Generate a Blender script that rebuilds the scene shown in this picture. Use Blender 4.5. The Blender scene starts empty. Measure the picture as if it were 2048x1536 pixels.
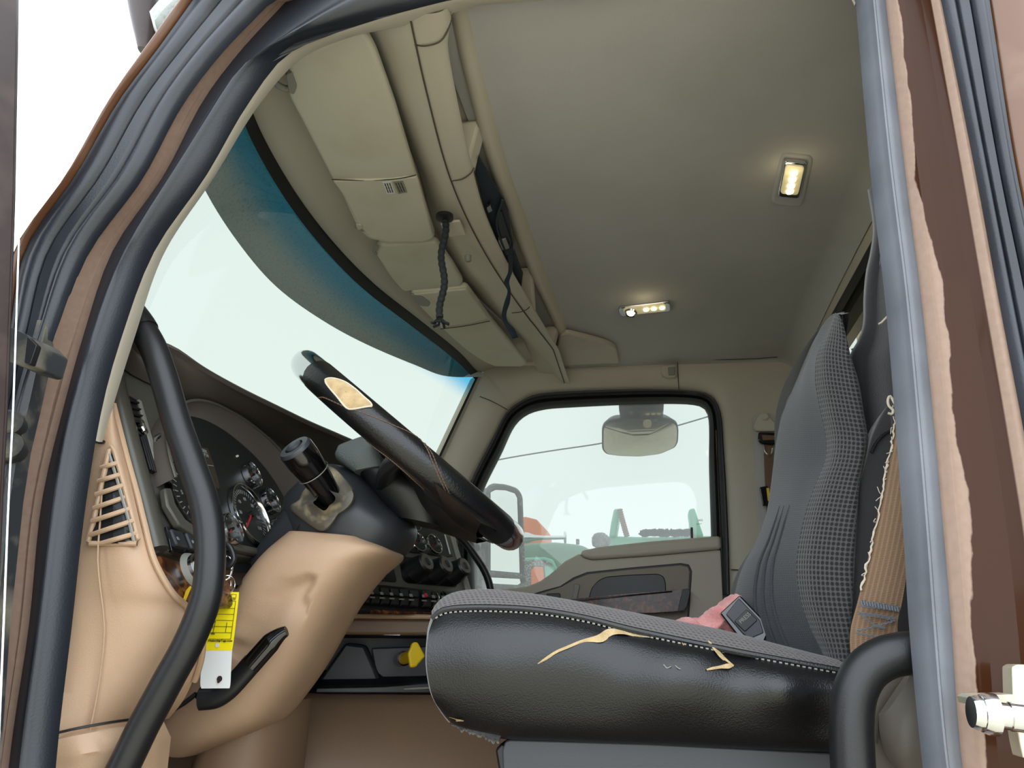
import bpy, bmesh, math, random
from math import sin, cos, pi, radians, atan2, sqrt
from mathutils import Vector, Matrix
random.seed(7)
scene = bpy.context.scene
COL = scene.collection

# ---------------------------------------------------------------- camera, sky, exposure
CAM = Vector((0.0, 0.0, 1.75)); FPX = 1500.0; PITCH = radians(19.0); YAW = radians(10.0)
FW = Vector((-sin(YAW)*cos(PITCH), cos(YAW)*cos(PITCH), sin(PITCH)))
RT = Vector((cos(YAW), sin(YAW), 0.0)); UP = RT.cross(FW)
cam_data = bpy.data.cameras.new('camera'); cam = bpy.data.objects.new('camera', cam_data); COL.objects.link(cam)
cam_data.sensor_width = 36.0; cam_data.lens = FPX/2048*36.0; cam_data.clip_start = 0.02; cam_data.clip_end = 300
cam.matrix_world = Matrix(((RT.x, UP.x, -FW.x, CAM.x), (RT.y, UP.y, -FW.y, CAM.y), (RT.z, UP.z, -FW.z, CAM.z), (0, 0, 0, 1)))
scene.camera = cam
world = bpy.data.worlds.new('overcast_sky'); scene.world = world; world.use_nodes = True
bg = world.node_tree.nodes['Background']
bg.inputs['Color'].default_value = (0.86, 0.93, 1.0, 1); bg.inputs['Strength'].default_value = 3.9
vs = scene.view_settings; vs.view_transform = 'Standard'; vs.look = 'None'; vs.exposure = 0.0; vs.gamma = 1.0; vs.use_curve_mapping = False

# ---------------------------------------------------------------- measuring: photograph direction + one known plane -> a point in the cab
def ray(px, py): return RT*((px-1024)/FPX) + UP*((768-py)/FPX) + FW
def P(px, py, y=None, x=None, z=None):
    d = ray(px, py)
    if y is not None: t = y/d.y
    elif x is not None: t = x/d.x
    else: t = (z-CAM.z)/d.z
    return CAM + d*t
def PP(px, py, p0, n):
    d = ray(px, py); return CAM + d*((p0-CAM).dot(n)/d.dot(n))
def Ys(pts, y): return [P(a, b, y=y) for a, b in pts]
def Zs(pts, z): return [P(a, b, z=z) for a, b in pts]

def cr(pts, n, closed=False, smooth=True):
    """n points at equal steps along the curve through pts"""
    pts = [Vector(p) for p in pts]
    if smooth and len(pts) > 2:
        d = []; m = len(pts)
        for i in range(m if closed else m-1):
            a, b = pts[i], pts[(i+1) % m]
            p0 = pts[i-1] if (i > 0 or closed) else a*2-b
            p3 = pts[(i+2) % m] if (i < m-2 or closed) else b*2-a
            t0, t1, t2 = [max((q-p).length, 1e-6)**0.5 for p, q in ((p0, a), (a, b), (b, p3))]
            m1 = ((a-p0)/t0 - (b-p0)/(t0+t1) + (b-a)/t1)*t1
            m2 = ((b-a)/t1 - (p3-a)/(t1+t2) + (p3-b)/t2)*t1
            for k in range(8):
                t = k/8; d.append(a*(2*t**3-3*t*t+1) + m1*(t**3-2*t*t+t) + b*(-2*t**3+3*t*t) + m2*(t**3-t*t))
        if not closed: d.append(pts[-1])
    else: d = pts
    if closed: d = d+[d[0]]
    L = [0]
    for i in range(len(d)-1): L.append(L[-1]+(d[i+1]-d[i]).length)
    out = []; j = 0; cnt = n if closed else n-1
    for i in range(n):
        s = L[-1]*i/cnt
        while j < len(L)-2 and L[j+1] < s: j += 1
        seg = L[j+1]-L[j]; out.append(d[j].lerp(d[j+1], (s-L[j])/seg if seg > 1e-9 else 0))
    return out
def rc(poly, r, seg=4):
    """round the corners of a 2-D outline"""
    out = []; n = len(poly)
    for i in range(n):
        a, b, c = Vector(poly[i-1]), Vector(poly[i]), Vector(poly[(i+1) % n])
        u, v = a-b, c-b; k = min(r, u.length*.45, v.length*.45)
        p, q = b+u.normalized()*k, b+v.normalized()*k
        for s in range(seg+1):
            t = s/seg; out.append(tuple(p*(1-t)**2+b*2*t*(1-t)+q*t*t))
    return out
def frame(n):
    n = n.normalized(); u = Vector((0, 0, 1)).cross(n)
    if u.length < 1e-3: u = Vector((1, 0, 0))
    u.normalize(); return u, n.cross(u), n

class MB:
    """gathers the shape of ONE part and links it as one mesh object"""
    def __init__(s): s.v = []; s.f = []; s.uv = []; s.m = []
    def grid(s, rows, cu=False, cv=False, mi=0, param=False):
        b = len(s.v); nr, nc = len(rows), len(rows[0])
        vl = [0.0]
        for i in range(1, nr): vl.append(vl[-1]+(Vector(rows[i][nc//2])-Vector(rows[i-1][nc//2])).length)
        for i, r in enumerate(rows):
            u = 0.0
            for j, p in enumerate(r):
                if j: u += (Vector(p)-Vector(r[j-1])).length
                s.v.append(Vector(p)); s.uv.append((j/(nc-1), i/(nr-1)) if param else (u, vl[i]))
        for i in range(nr if cv else nr-1):
            for j in range(nc if cu else nc-1):
                s.f.append((b+i*nc+j, b+i*nc+(j+1) % nc, b+((i+1) % nr)*nc+(j+1) % nc, b+((i+1) % nr)*nc+j)); s.m.append(mi)
        return s
    def poly(s, pts, mi=0):
        b = len(s.v)
        for p in pts: s.v.append(Vector(p)); s.uv.append((p[0]+p[1], p[2]))
        s.f.append(tuple(range(b, b+len(pts)))); s.m.append(mi); return s
    def prism(s, pts, off, mi=0):
        off = Vector(off); n = len(pts); b = len(s.v)
        for p in list(pts)+[Vector(p)+off for p in pts]: s.v.append(Vector(p)); s.uv.append((p[0]+p[1], p[2]))
        s.f.append(tuple(range(b, b+n))); s.f.append(tuple(range(b+2*n-1, b+n-1, -1)))
        for i in range(n): s.f.append((b+i, b+n+i, b+n+(i+1) % n, b+(i+1) % n))
        s.m += [mi]*(n+2); return s
    def tube(s, path, r, seg=14, n=None, flat=1.0, closed=False, mi=0, up=None, smooth=True):
        path = cr(path, n, closed, smooth) if n else [Vector(p) for p in path]
        m = len(path); rows = []; pu = Vector(up) if up else None
        for i, p in enumerate(path):
            t = (path[(i+1) % m]-path[i-1]) if closed else (path[min(i+1, m-1)]-path[max(i-1, 0)])
            t.normalize()
            if pu is None: pu = Vector((0, 0, 1)) if abs(t.z) < .9 else Vector((1, 0, 0))
            a = (pu-t*pu.dot(t)).normalized(); pu = a; b = t.cross(a)
            rr = r(i/(m-1 if not closed else m)) if callable(r) else r
            rows.append([p+a*(cos(2*pi*k/seg)*rr)+b*(sin(2*pi*k/seg)*rr*flat) for k in range(seg)])
        base = len(s.v); s.grid(rows, cu=True, cv=closed, mi=mi)
        if not closed:
            s.f.append(tuple(range(base+seg-1, base-1, -1))); e = base+(m-1)*seg; s.f.append(tuple(range(e, e+seg))); s.m += [mi, mi]
        return s
    def lathe(s, c, axis, prof, seg=32, mi=0, cap=True):
        u, v, n = frame(Vector(axis)); c = Vector(c); base = len(s.v)
        s.grid([[c+n*h+(u*cos(2*pi*k/seg)+v*sin(2*pi*k/seg))*r for k in range(seg)] for r, h in prof], cu=True, mi=mi)
        if cap:
            s.f.append(tuple(range(base+seg-1, base-1, -1))); e = base+(len(prof)-1)*seg; s.f.append(tuple(range(e, e+seg))); s.m += [mi, mi]
        return s
    def box(s, c, sx, sy, sz, ax=None, mi=0):
        c = Vector(c); X, Y, Z = ax if ax else (Vector((1, 0, 0)), Vector((0, 1, 0)), Vector((0, 0, 1)))
        return s.prism([c+X*(a*sx/2)+Y*(b*sy/2)-Z*(sz/2) for a, b in ((-1, -1), (1, -1), (1, 1), (-1, 1))], Z*sz, mi)
    def body(s, stations, n=24, seg=24, e=2.6, mi=0):
        """stations: (left point, right point, half depth along y): a rounded solid between two outlines"""
        A = cr([Vector(a) for a, b, d in stations], n); B = cr([Vector(b) for a, b, d in stations], n)
        D = cr([Vector((i, d, 0)) for i, (a, b, d) in enumerate(stations)], n); rows = []
        for a, b, d in zip(A, B, D):
            c = (a+b)/2; w = (b-a)/2; r = []
            for k in range(seg):
                t = 2*pi*k/seg; x, y = cos(t), sin(t)
                r.append(c + w*(math.copysign(abs(x)**(2/e), x)) + Vector((0, d.y, 0))*math.copysign(abs(y)**(2/e), y))
            rows.append(r)
        base = len(s.v); s.grid(rows, cu=True, mi=mi)
        s.f.append(tuple(range(base+seg-1, base-1, -1))); q = base+(n-1)*seg; s.f.append(tuple(range(q, q+seg))); s.m += [mi, mi]
        return s
    def build(s, name, mats, parent=None, smooth=35, bevel=0, bseg=2, sub=0, solid=0, label=None):
        mats = mats if isinstance(mats, (list, tuple)) else [mats]
        lo = Vector([min(p[i] for p in s.v) for i in range(3)]); hi = Vector([max(p[i] for p in s.v) for i in range(3)])
        o = Vector(((lo.x+hi.x)/2, (lo.y+hi.y)/2, lo.z))
        me = bpy.data.meshes.new(name); me.from_pydata([p-o for p in s.v], [], s.f)
        for m in mats: me.materials.append(m)
        ul = me.uv_layers.new(name='UVMap')
        for p in me.polygons:
            p.material_index = s.m[p.index]; p.use_smooth = bool(smooth)
            for li in p.loop_indices: ul.data[li].uv = s.uv[me.loops[li].vertex_index]
        bm = bmesh.new(); bm.from_mesh(me); bmesh.ops.remove_doubles(bm, verts=bm.verts, dist=1e-6)
        bmesh.ops.recalc_face_normals(bm, faces=bm.faces); bm.to_mesh(me); bm.free()
        if smooth and smooth < 180: me.set_sharp_from_angle(angle=radians(smooth))
        ob = bpy.data.objects.new(name, me); COL.objects.link(ob)
        if solid:
            q = ob.modifiers.new('thickness', 'SOLIDIFY'); q.thickness = solid; q.offset = 0
        if bevel:
            q = ob.modifiers.new('edges', 'BEVEL'); q.width = bevel; q.segments = bseg; q.limit_method = 'ANGLE'; q.angle_limit = radians(40)
        if sub:
            q = ob.modifiers.new('smooth', 'SUBSURF'); q.levels = sub; q.render_levels = sub
        WL[ob.name] = o
        if parent is not None:
            ob.parent = parent; ob.location = o-WL[parent.name]
        else: ob.location = o
        if label: ob['label'] = label
        return ob
WL = {}
def thing(name, loc, label, cat, group=None):
    o = bpy.data.objects.new(name, None); COL.objects.link(o); o.location = loc; o.empty_display_size = .05; WL[o.name] = Vector(loc)
    return tag(o, label, cat, group)
def tag(o, label, cat, group=None, kind=None):
    o['label'] = label; o['category'] = cat
    if group: o['group'] = group
    o['kind'] = kind or 'thing'
    return o
def struct(o, label, cat):
    return tag(o, label, cat, kind='structure')
def band(e1, y1, e2, y2, bulge=0.0, thick=.012, n=90, m=9, smooth=True, ridge=None, param=False):
    """a strip between two edges, its face swelling towards the door side"""
    def line(e, y):
        out = []
        for part in e:
            out.append([P(q[0], q[1], y=y) if len(q) == 2 else Vector(q) for q in part])
        return out
    A, B = line(e1, y1), line(e2, y2); k = len(A); ra, rb = [], []
    for a, b in zip(A, B):
        ra += cr(a, n//k, smooth=smooth); rb += cr(b, n//k, smooth=smooth)
    rows = []
    for j in range(m):
        t = j/(m-1); h = bulge*sin(pi*t)**.7 if bulge else 0
        if ridge: h += ridge(t)
        rows.append([p.lerp(q, t)+Vector((0, -h, 0)) for p, q in zip(ra, rb)])
    if thick: rows += [[p+Vector((0, thick, 0)) for p in rb], [p+Vector((0, thick, 0)) for p in ra]]
    b = MB(); b.grid(rows, cv=bool(thick), param=param); return b
def plate(poly, depth, off, r=0, y=None, z=None, x=None, plane=None, seg=4, mi=0, b=None):
    """an outline standing on a plane, given thickness along off"""
    pl = rc(poly, r, seg) if r else poly
    if plane and Vector(off).dot(plane[1]) > 0: plane = (plane[0]+plane[1]*depth, plane[1]); off = -Vector(off)   # the outline is the face one sees
    pts = [PP(a, c, *plane) if plane else P(a, c, y=y, x=x, z=z) for a, c in pl]
    b = b or MB(); b.prism(pts, Vector(off).normalized()*depth, mi); return b
def txt(s, o, right, up, size, mat, parent, name='lettering', depth=.0004):
    cu = bpy.data.curves.new(name, 'FONT'); cu.body = s; cu.size = size; cu.extrude = depth; cu.align_x = 'CENTER'; cu.align_y = 'CENTER'
    t = bpy.data.objects.new(name, cu); COL.objects.link(t); bpy.context.view_layer.update()
    me = bpy.data.meshes.new_from_object(t.evaluated_get(bpy.context.evaluated_depsgraph_get()))
    bpy.data.objects.remove(t); bpy.data.curves.remove(cu)
    X = Vector(right).normalized(); Z = X.cross(Vector(up)).normalized(); Yv = Z.cross(X)
    me.transform(Matrix(((X.x, Yv.x, Z.x, 0), (X.y, Yv.y, Z.y, 0), (X.z, Yv.z, Z.z, 0), (0, 0, 0, 1))))
    me.materials.clear(); me.materials.append(mat)
    ob = bpy.data.objects.new(name, me); COL.objects.link(ob); ob.parent = parent; ob.location = Vector(o)-WL[parent.name]; WL[ob.name] = Vector(o)
    return ob

# ---------------------------------------------------------------- materials
def lin(c): return tuple(((v/255)/12.92 if v/255 <= .04045 else ((v/255+.055)/1.055)**2.4) for v in c)+(1,)
def mat(name, rgb, rough=.5, metal=0.0, bump=None, var=None, coat=0.0, spec=.5, coords='Object', sheen=0.0, emit=None, dirt=None):
    m = bpy.data.materials.new(name); m.use_nodes = True; nt = m.node_tree; N = nt.nodes; L = nt.links
    b = N['Principled BSDF']; b.inputs['Base Color'].default_value = lin(rgb); b.inputs['Roughness'].default_value = rough
    b.inputs['Metallic'].default_value = metal; b.inputs['Specular IOR Level'].default_value = spec
    b.inputs['Coat Weight'].default_value = coat; b.inputs['Coat Roughness'].default_value = .08
    if sheen: b.inputs['Sheen Weight'].default_value = sheen
    tc = N.new('ShaderNodeTexCoord')
    col = None
    if var:
        sc, other, lo, hi = var
        no = N.new('ShaderNodeTexNoise'); no.inputs['Scale'].default_value = sc; no.inputs['Detail'].default_value = 6; L.new(tc.outputs[coords], no.inputs['Vector'])
        r = N.new('ShaderNodeValToRGB'); r.color_ramp.elements[0].position = lo; r.color_ramp.elements[1].position = hi
        r.color_ramp.elements[0].color = lin(rgb); r.color_ramp.elements[1].color = lin(other)
        L.new(no.outputs['Fac'], r.inputs['Fac']); L.new(r.outputs['Color'], b.inputs['Base Color']); col = r.outputs['Color']
    if dirt:
        sc, dcol, lo, hi, drough = dirt
        no = N.new('ShaderNodeTexNoise'); no.inputs['Scale'].default_value = sc; no.inputs['Detail'].default_value = 8; L.new(tc.outputs[coords], no.inputs['Vector'])
        r = N.new('ShaderNodeMapRange'); r.inputs['From Min'].default_value = lo; r.inputs['From Max'].default_value = hi; L.new(no.outputs['Fac'], r.inputs['Value'])
        mx = N.new('ShaderNodeMix'); mx.data_type = 'RGBA'; L.new(r.outputs['Result'], mx.inputs[0]); mx.inputs[7].default_value = lin(dcol)
        if col: L.new(col, mx.inputs[6])
        else: mx.inputs[6].default_value = lin(rgb)
        L.new(mx.outputs[2], b.inputs['Base Color'])
        mr = N.new('ShaderNodeMapRange'); L.new(r.outputs['Result'], mr.inputs['Value']); mr.inputs['To Min'].default_value = rough; mr.inputs['To Max'].default_value = drough
        L.new(mr.outputs['Result'], b.inputs['Roughness'])
    if bump:
        sc, st = bump
        no = N.new('ShaderNodeTexNoise'); no.inputs['Scale'].default_value = sc; no.inputs['Detail'].default_value = 3; L.new(tc.outputs[coords], no.inputs['Vector'])
        bp = N.new('ShaderNodeBump'); bp.inputs['Strength'].default_value = st; bp.inputs['Distance'].default_value = .002
        L.new(no.outputs['Fac'], bp.inputs['Height']); L.new(bp.outputs['Normal'], b.inputs['Normal'])
    if emit:
        b.inputs['Emission Color'].default_value = lin(emit[0]); b.inputs['Emission Strength'].default_value = emit[1]
    return m
def weave(name, rgb, hole, scale, radius, rough=.85, aspect=(1, 1), sheen=.2, depth=.5):
    """a knitted cloth: a grid of little holes or cells along the cloth's own length and width"""
    m = mat(name, rgb, rough, sheen=sheen); nt = m.node_tree; N = nt.nodes; L = nt.links; b = N['Principled BSDF']
    tc = N.new('ShaderNodeTexCoord'); mp = N.new('ShaderNodeMapping'); mp.inputs['Scale'].default_value = (scale*aspect[0], scale*aspect[1], 1)
    L.new(tc.outputs['UV'], mp.inputs['Vector'])
    fr = N.new('ShaderNodeVectorMath'); fr.operation = 'FRACTION'; L.new(mp.outputs['Vector'], fr.inputs[0])
    ds = N.new('ShaderNodeVectorMath'); ds.operation = 'DISTANCE'; ds.inputs[1].default_value = (.5, .5, 0); L.new(fr.outputs['Vector'], ds.inputs[0])
    r = N.new('ShaderNodeMapRange'); r.inputs['From Min'].default_value = radius-.08; r.inputs['From Max'].default_value = radius+.08; L.new(ds.outputs['Value'], r.inputs['Value'])
    mx = N.new('ShaderNodeMix'); mx.data_type = 'RGBA'; mx.inputs[6].default_value = lin(hole); mx.inputs[7].default_value = lin(rgb)
    L.new(r.outputs['Result'], mx.inputs[0]); L.new(mx.outputs[2], b.inputs['Base Color'])
    bp = N.new('ShaderNodeBump'); bp.inputs['Strength'].default_value = depth; bp.inputs['Distance'].default_value = .003
    L.new(r.outputs['Result'], bp.inputs['Height']); L.new(bp.outputs['Normal'], b.inputs['Normal'])
    return m
def glass(name, tint, dust=.04, dustcol=(235, 240, 238), band=None):
    """thin pane: tinted see-through, a faint mirror and a film of dust; band = (colour, from, to) of a shade band across the pane"""
    m = bpy.data.materials.new(name); m.use_nodes = True; nt = m.node_tree; N = nt.nodes; L = nt.links; N.remove(N['Principled BSDF'])
    out = N['Material Output']; tr = N.new('ShaderNodeBsdfTransparent'); tr.inputs['Color'].default_value = (*tint, 1)
    if band:
        tc = N.new('ShaderNodeTexCoord'); sp = N.new('ShaderNodeSeparateXYZ'); L.new(tc.outputs['UV'], sp.inputs[0])
        mr = N.new('ShaderNodeMapRange'); mr.interpolation_type = 'SMOOTHSTEP'; mr.inputs['From Min'].default_value = band[1]; mr.inputs['From Max'].default_value = band[2]; L.new(sp.outputs['Y'], mr.inputs['Value'])
        mx = N.new('ShaderNodeMix'); mx.data_type = 'RGBA'; mx.inputs[6].default_value = (*tint, 1); mx.inputs[7].default_value = (*band[0], 1)
        L.new(mr.outputs['Result'], mx.inputs[0]); L.new(mx.outputs[2], tr.inputs['Color'])
    gl = N.new('ShaderNodeBsdfGlossy'); gl.inputs['Roughness'].default_value = .02
    lw = N.new('ShaderNodeLayerWeight'); pw = N.new('ShaderNodeMath'); pw.operation = 'POWER'; pw.inputs[1].default_value = 5; L.new(lw.outputs['Facing'], pw.inputs[0])
    fz = N.new('ShaderNodeMath'); fz.operation = 'MULTIPLY_ADD'; fz.inputs[1].default_value = .7; fz.inputs[2].default_value = .04; L.new(pw.outputs[0], fz.inputs[0])
    m1 = N.new('ShaderNodeMixShader'); L.new(fz.outputs[0], m1.inputs[0]); L.new(tr.outputs[0], m1.inputs[1]); L.new(gl.outputs[0], m1.inputs[2])
    df = N.new('ShaderNodeBsdfTranslucent'); df.inputs['Color'].default_value = lin(dustcol)
    m2 = N.new('ShaderNodeMixShader'); m2.inputs[0].default_value = dust; L.new(m1.outputs[0], m2.inputs[1]); L.new(df.outputs[0], m2.inputs[2])
    L.new(m2.outputs[0], out.inputs['Surface']); return m
def wood(name):
    m = mat(name, (88, 50, 24), .25, coat=.15, spec=.3); nt = m.node_tree; N = nt.nodes; L = nt.links; b = N['Principled BSDF']
    tc = N.new('ShaderNodeTexCoord'); no = N.new('ShaderNodeTexNoise'); no.inputs['Scale'].default_value = 38; no.inputs['Detail'].default_value = 8; no.inputs['Distortion'].default_value = 1.6
    L.new(tc.outputs['Object'], no.inputs['Vector']); r = N.new('ShaderNodeValToRGB'); e = r.color_ramp.elements
    e[0].position = .32; e[0].color = lin((34, 16, 10)); e[1].position = .66; e[1].color = lin((128, 78, 36)); x = e.new(.5); x.color = lin((74, 38, 18))
    L.new(no.outputs['Fac'], r.inputs['Fac']); L.new(r.outputs['Color'], b.inputs['Base Color']); return m

M = {}
M['paint'] = mat('brown_metallic_paint', (92, 58, 34), .34, .2, coat=.5, dirt=(9, (122, 96, 76), .55, .8, .6))
M['frame_paint'] = mat('dusty_lit_brown_frame_paint', (54, 28, 11), .36, .05, coat=.06, spec=.12)
def dust_and_light_zones(m):
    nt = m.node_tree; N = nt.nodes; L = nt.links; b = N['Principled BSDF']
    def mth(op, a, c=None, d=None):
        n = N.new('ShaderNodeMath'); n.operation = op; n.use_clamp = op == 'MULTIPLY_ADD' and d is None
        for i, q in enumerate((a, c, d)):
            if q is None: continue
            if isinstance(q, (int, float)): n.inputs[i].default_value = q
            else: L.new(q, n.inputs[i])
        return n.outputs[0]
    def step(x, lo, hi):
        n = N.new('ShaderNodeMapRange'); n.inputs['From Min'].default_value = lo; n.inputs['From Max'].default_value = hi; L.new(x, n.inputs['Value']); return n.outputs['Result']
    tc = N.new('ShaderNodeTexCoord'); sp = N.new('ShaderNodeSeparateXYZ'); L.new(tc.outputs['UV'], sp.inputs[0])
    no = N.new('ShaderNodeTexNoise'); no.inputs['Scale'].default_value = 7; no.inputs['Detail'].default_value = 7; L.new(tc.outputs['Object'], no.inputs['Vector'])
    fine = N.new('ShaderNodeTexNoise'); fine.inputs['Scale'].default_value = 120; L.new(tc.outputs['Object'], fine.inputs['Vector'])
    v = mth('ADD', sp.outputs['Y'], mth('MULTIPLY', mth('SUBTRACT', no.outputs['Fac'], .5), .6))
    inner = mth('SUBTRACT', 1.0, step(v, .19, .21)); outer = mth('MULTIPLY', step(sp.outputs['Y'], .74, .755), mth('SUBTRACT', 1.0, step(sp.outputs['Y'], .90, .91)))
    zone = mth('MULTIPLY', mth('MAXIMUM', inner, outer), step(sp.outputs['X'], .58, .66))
    left = mth('MULTIPLY', mth('SUBTRACT', 1.0, step(sp.outputs['X'], .40, .52)), .62)  # even lightening of the left pillar: its stronger light put into the colour
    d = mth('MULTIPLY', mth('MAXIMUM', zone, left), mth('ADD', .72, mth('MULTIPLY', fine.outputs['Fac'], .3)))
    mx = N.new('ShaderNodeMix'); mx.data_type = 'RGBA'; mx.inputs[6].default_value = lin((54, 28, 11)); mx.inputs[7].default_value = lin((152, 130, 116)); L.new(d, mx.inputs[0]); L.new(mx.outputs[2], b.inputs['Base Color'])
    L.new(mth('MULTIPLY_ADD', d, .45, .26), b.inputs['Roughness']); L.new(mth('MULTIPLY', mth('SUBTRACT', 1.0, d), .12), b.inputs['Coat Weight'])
dust_and_light_zones(M['frame_paint'])
M['seam'] = mat('brown_grey_seam', (74, 66, 56), .8)  # plain brown-grey colour of the trim joints
M['paint_dark'] = mat('brown_door_paint', (46, 33, 30), .4, .1, coat=.1, spec=.25, dirt=(14, (78, 64, 58), .5, .8, .6))
M['rubber'] = mat('black_rubber', (24, 29, 38), .40, bump=(420, .12), spec=.6, dirt=(5, (54, 59, 70), .45, .8, .5))
M['rubber_door'] = mat('dusty_lit_door_rubber', (24, 29, 38), .42, bump=(420, .12), spec=.6)
def dusty_lit_side(m):
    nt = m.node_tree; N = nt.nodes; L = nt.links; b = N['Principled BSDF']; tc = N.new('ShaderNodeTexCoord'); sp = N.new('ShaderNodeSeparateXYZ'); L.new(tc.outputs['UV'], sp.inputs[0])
    a = N.new('ShaderNodeMapRange'); a.inputs['From Min'].default_value = .55; a.inputs['From Max'].default_value = .70; a.inputs['To Max'].default_value = .8; L.new(sp.outputs['X'], a.inputs['Value'])  # greyer rear side: dust, plus its stronger sky light painted into the colour
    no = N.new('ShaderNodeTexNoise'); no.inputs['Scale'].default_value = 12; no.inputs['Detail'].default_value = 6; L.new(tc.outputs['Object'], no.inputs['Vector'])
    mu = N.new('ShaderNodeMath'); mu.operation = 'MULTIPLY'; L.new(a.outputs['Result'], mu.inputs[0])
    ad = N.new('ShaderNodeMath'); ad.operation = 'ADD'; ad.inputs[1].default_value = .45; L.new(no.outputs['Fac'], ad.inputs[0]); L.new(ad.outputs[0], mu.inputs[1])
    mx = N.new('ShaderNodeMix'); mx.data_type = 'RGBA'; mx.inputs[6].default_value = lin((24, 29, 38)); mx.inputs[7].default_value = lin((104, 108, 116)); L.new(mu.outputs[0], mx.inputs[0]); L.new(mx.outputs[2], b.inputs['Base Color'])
dusty_lit_side(M['rubber_door'])
M['rubber_in'] = mat('black_seal', (18, 20, 22), .5)
M['hinge_paint'] = mat('dusty_black_metal', (50, 52, 55), .5, .2, dirt=(16, (140, 134, 116), .45, .7, .8))
M['head'] = mat('headliner_cloth', (180, 178, 174), .95, bump=(900, .25), sheen=.15, var=(3, (170, 168, 163), .4, .7))
M['beige'] = mat('beige_trim_plastic', (188, 180, 164), .55, bump=(700, .12), dirt=(2.2, (177, 168, 150), .45, .8, .6))
M['inset'] = mat('darker_beige_pad', (140, 132, 118), .6, bump=(700, .12))
M['visor'] = mat('visor_vinyl', (196, 192, 174), .6, bump=(800, .12), dirt=(7, (184, 178, 156), .5, .8, .6))
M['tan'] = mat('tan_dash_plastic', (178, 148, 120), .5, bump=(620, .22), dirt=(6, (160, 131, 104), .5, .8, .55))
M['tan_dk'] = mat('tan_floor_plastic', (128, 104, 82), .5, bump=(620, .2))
M['dash'] = mat('dark_brown_dash', (86, 78, 72), .62, bump=(700, .25))
M['face'] = mat('grey_brown_bezel', (92, 90, 82), .38, .25, bump=(800, .06))
M['blackp'] = mat('black_plastic', (20, 21, 24), .4, bump=(700, .1))
M['gloss'] = mat('gloss_black', (10, 10, 12), .14, coat=.6)
M['column'] = mat('slate_plastic', (48, 50, 55), .42, bump=(700, .12))
M['hubgrey'] = mat('grey_grained_plastic', (92, 100, 98), .5, bump=(420, .6))
M['leather'] = mat('black_leather', (11, 12, 15), .34, bump=(520, .3), spec=.55, dirt=(3.2, (34, 35, 37), .58, .88, .5))
M['rim'] = mat('black_rim_leather', (14, 14, 16), .3, bump=(320, .25), spec=.5)
M['stitch'] = mat('tan_stitching', (92, 70, 54), .8)
M['thread'] = mat('pale_thread', (196, 186, 168), .9)
M['bluethread'] = mat('grey_blue_thread', (92, 98, 106), .9)
M['foam'] = mat('torn_backing_cloth', (184, 160, 120), .9, bump=(500, .6), var=(60, (156, 132, 92), .4, .7))
M['seat_trim'] = mat('dusty_grey_seat_plastic', (96, 90, 82), .5, bump=(500, .15), dirt=(8, (120, 112, 98), .5, .8, .7))
M['mesh'] = weave('spacer_mesh_cloth', (66, 65, 66), (5, 5, 6), 160, .39, aspect=(1, 1.0))
M['seatcloth'] = weave('ribbed_seat_cloth', (46, 49, 53), (36, 38, 42), 260, .36, depth=.3)
M['weave'] = weave('woven_seat_cloth', (96, 90, 88), (58, 54, 54), 150, .3, depth=.6)
M['felt'] = mat('dark_grey_cloth', (36, 35, 38), .95, sheen=.4, bump=(600, .4))
M['webbing'] = weave('brown_webbing', (124, 98, 74), (100, 78, 58), 520, .36, aspect=(.35, 1), depth=.4)
M['chrome'] = mat('chrome', (215, 216, 218), .12, 1.0)
M['zinc'] = mat('zinc_plated_steel', (206, 200, 178), .38, .75, dirt=(30, (196, 182, 146), .5, .75, .7))
M['wood'] = wood('burl_wood')
M['redwood'] = mat('red_mahogany', (128, 44, 34), .14, coat=.8, var=(40, (84, 26, 18), .35, .65))
M['dial'] = mat('dial_face', (24, 27, 27), .5)
M['white'] = mat('white_marking', (205, 208, 204), .6)
M['grey_mark'] = mat('grey_marking', (130, 132, 130), .6)
M['red'] = mat('red_needle', (196, 40, 42), .4)
M['amber'] = mat('dim_display', (58, 50, 40), .25)
M['yellow'] = mat('yellow_plastic', (232, 196, 26), .38)
M['tagyellow'] = mat('yellow_card', (246, 226, 20), .4, coat=.5)
M['tagwhite'] = mat('white_card', (226, 228, 228), .4, coat=.5)
M['ink'] = mat('dark_ink', (60, 58, 30), .7)
M['inkbrown'] = mat('dark_brown_ink', (40, 26, 26), .7)
M['clear'] = glass('clear_plastic', (.72, .73, .7), .15)
M['pink'] = mat('pink_terry_cloth', (214, 146, 142), .95, bump=(260, 1.0), var=(30, (186, 110, 108), .45, .7), sheen=.3)
M['bootgrey'] = mat('dusty_rubber_boot', (92, 88, 80), .5, dirt=(26, (172, 160, 130), .46, .64, .8), bump=(60, .5))
M['cord'] = mat('black_cord', (26, 32, 34), .7, bump=(500, .6))
M['strap'] = mat('black_strap', (24, 36, 46), .6)
M['label_grey'] = mat('grey_label', (132, 130, 122), .5)
M['lamp_lens'] = mat('lit_lamp_lens', (206, 198, 170), .3, emit=((255, 236, 176), .22))
M['led'] = mat('lit_led', (255, 250, 220), .3, emit=((255, 240, 170), 4.0))
M['mirror'] = mat('mirror_glass', (235, 236, 234), .02, 1.0)
M['visor_out'] = mat('pale_outer_visor', (236, 240, 238), .6, dirt=(160, (180, 186, 182), .5, .7, .8))
M['screen'] = glass('windscreen_glass', (.234, .251, .220), .012, band=((.026, .15, .215), .80, .93))
M['side'] = glass('side_glass', (.212, .226, .201), .085)
M['rear'] = glass('rear_glass', (.26, .27, .235), .03)
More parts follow.
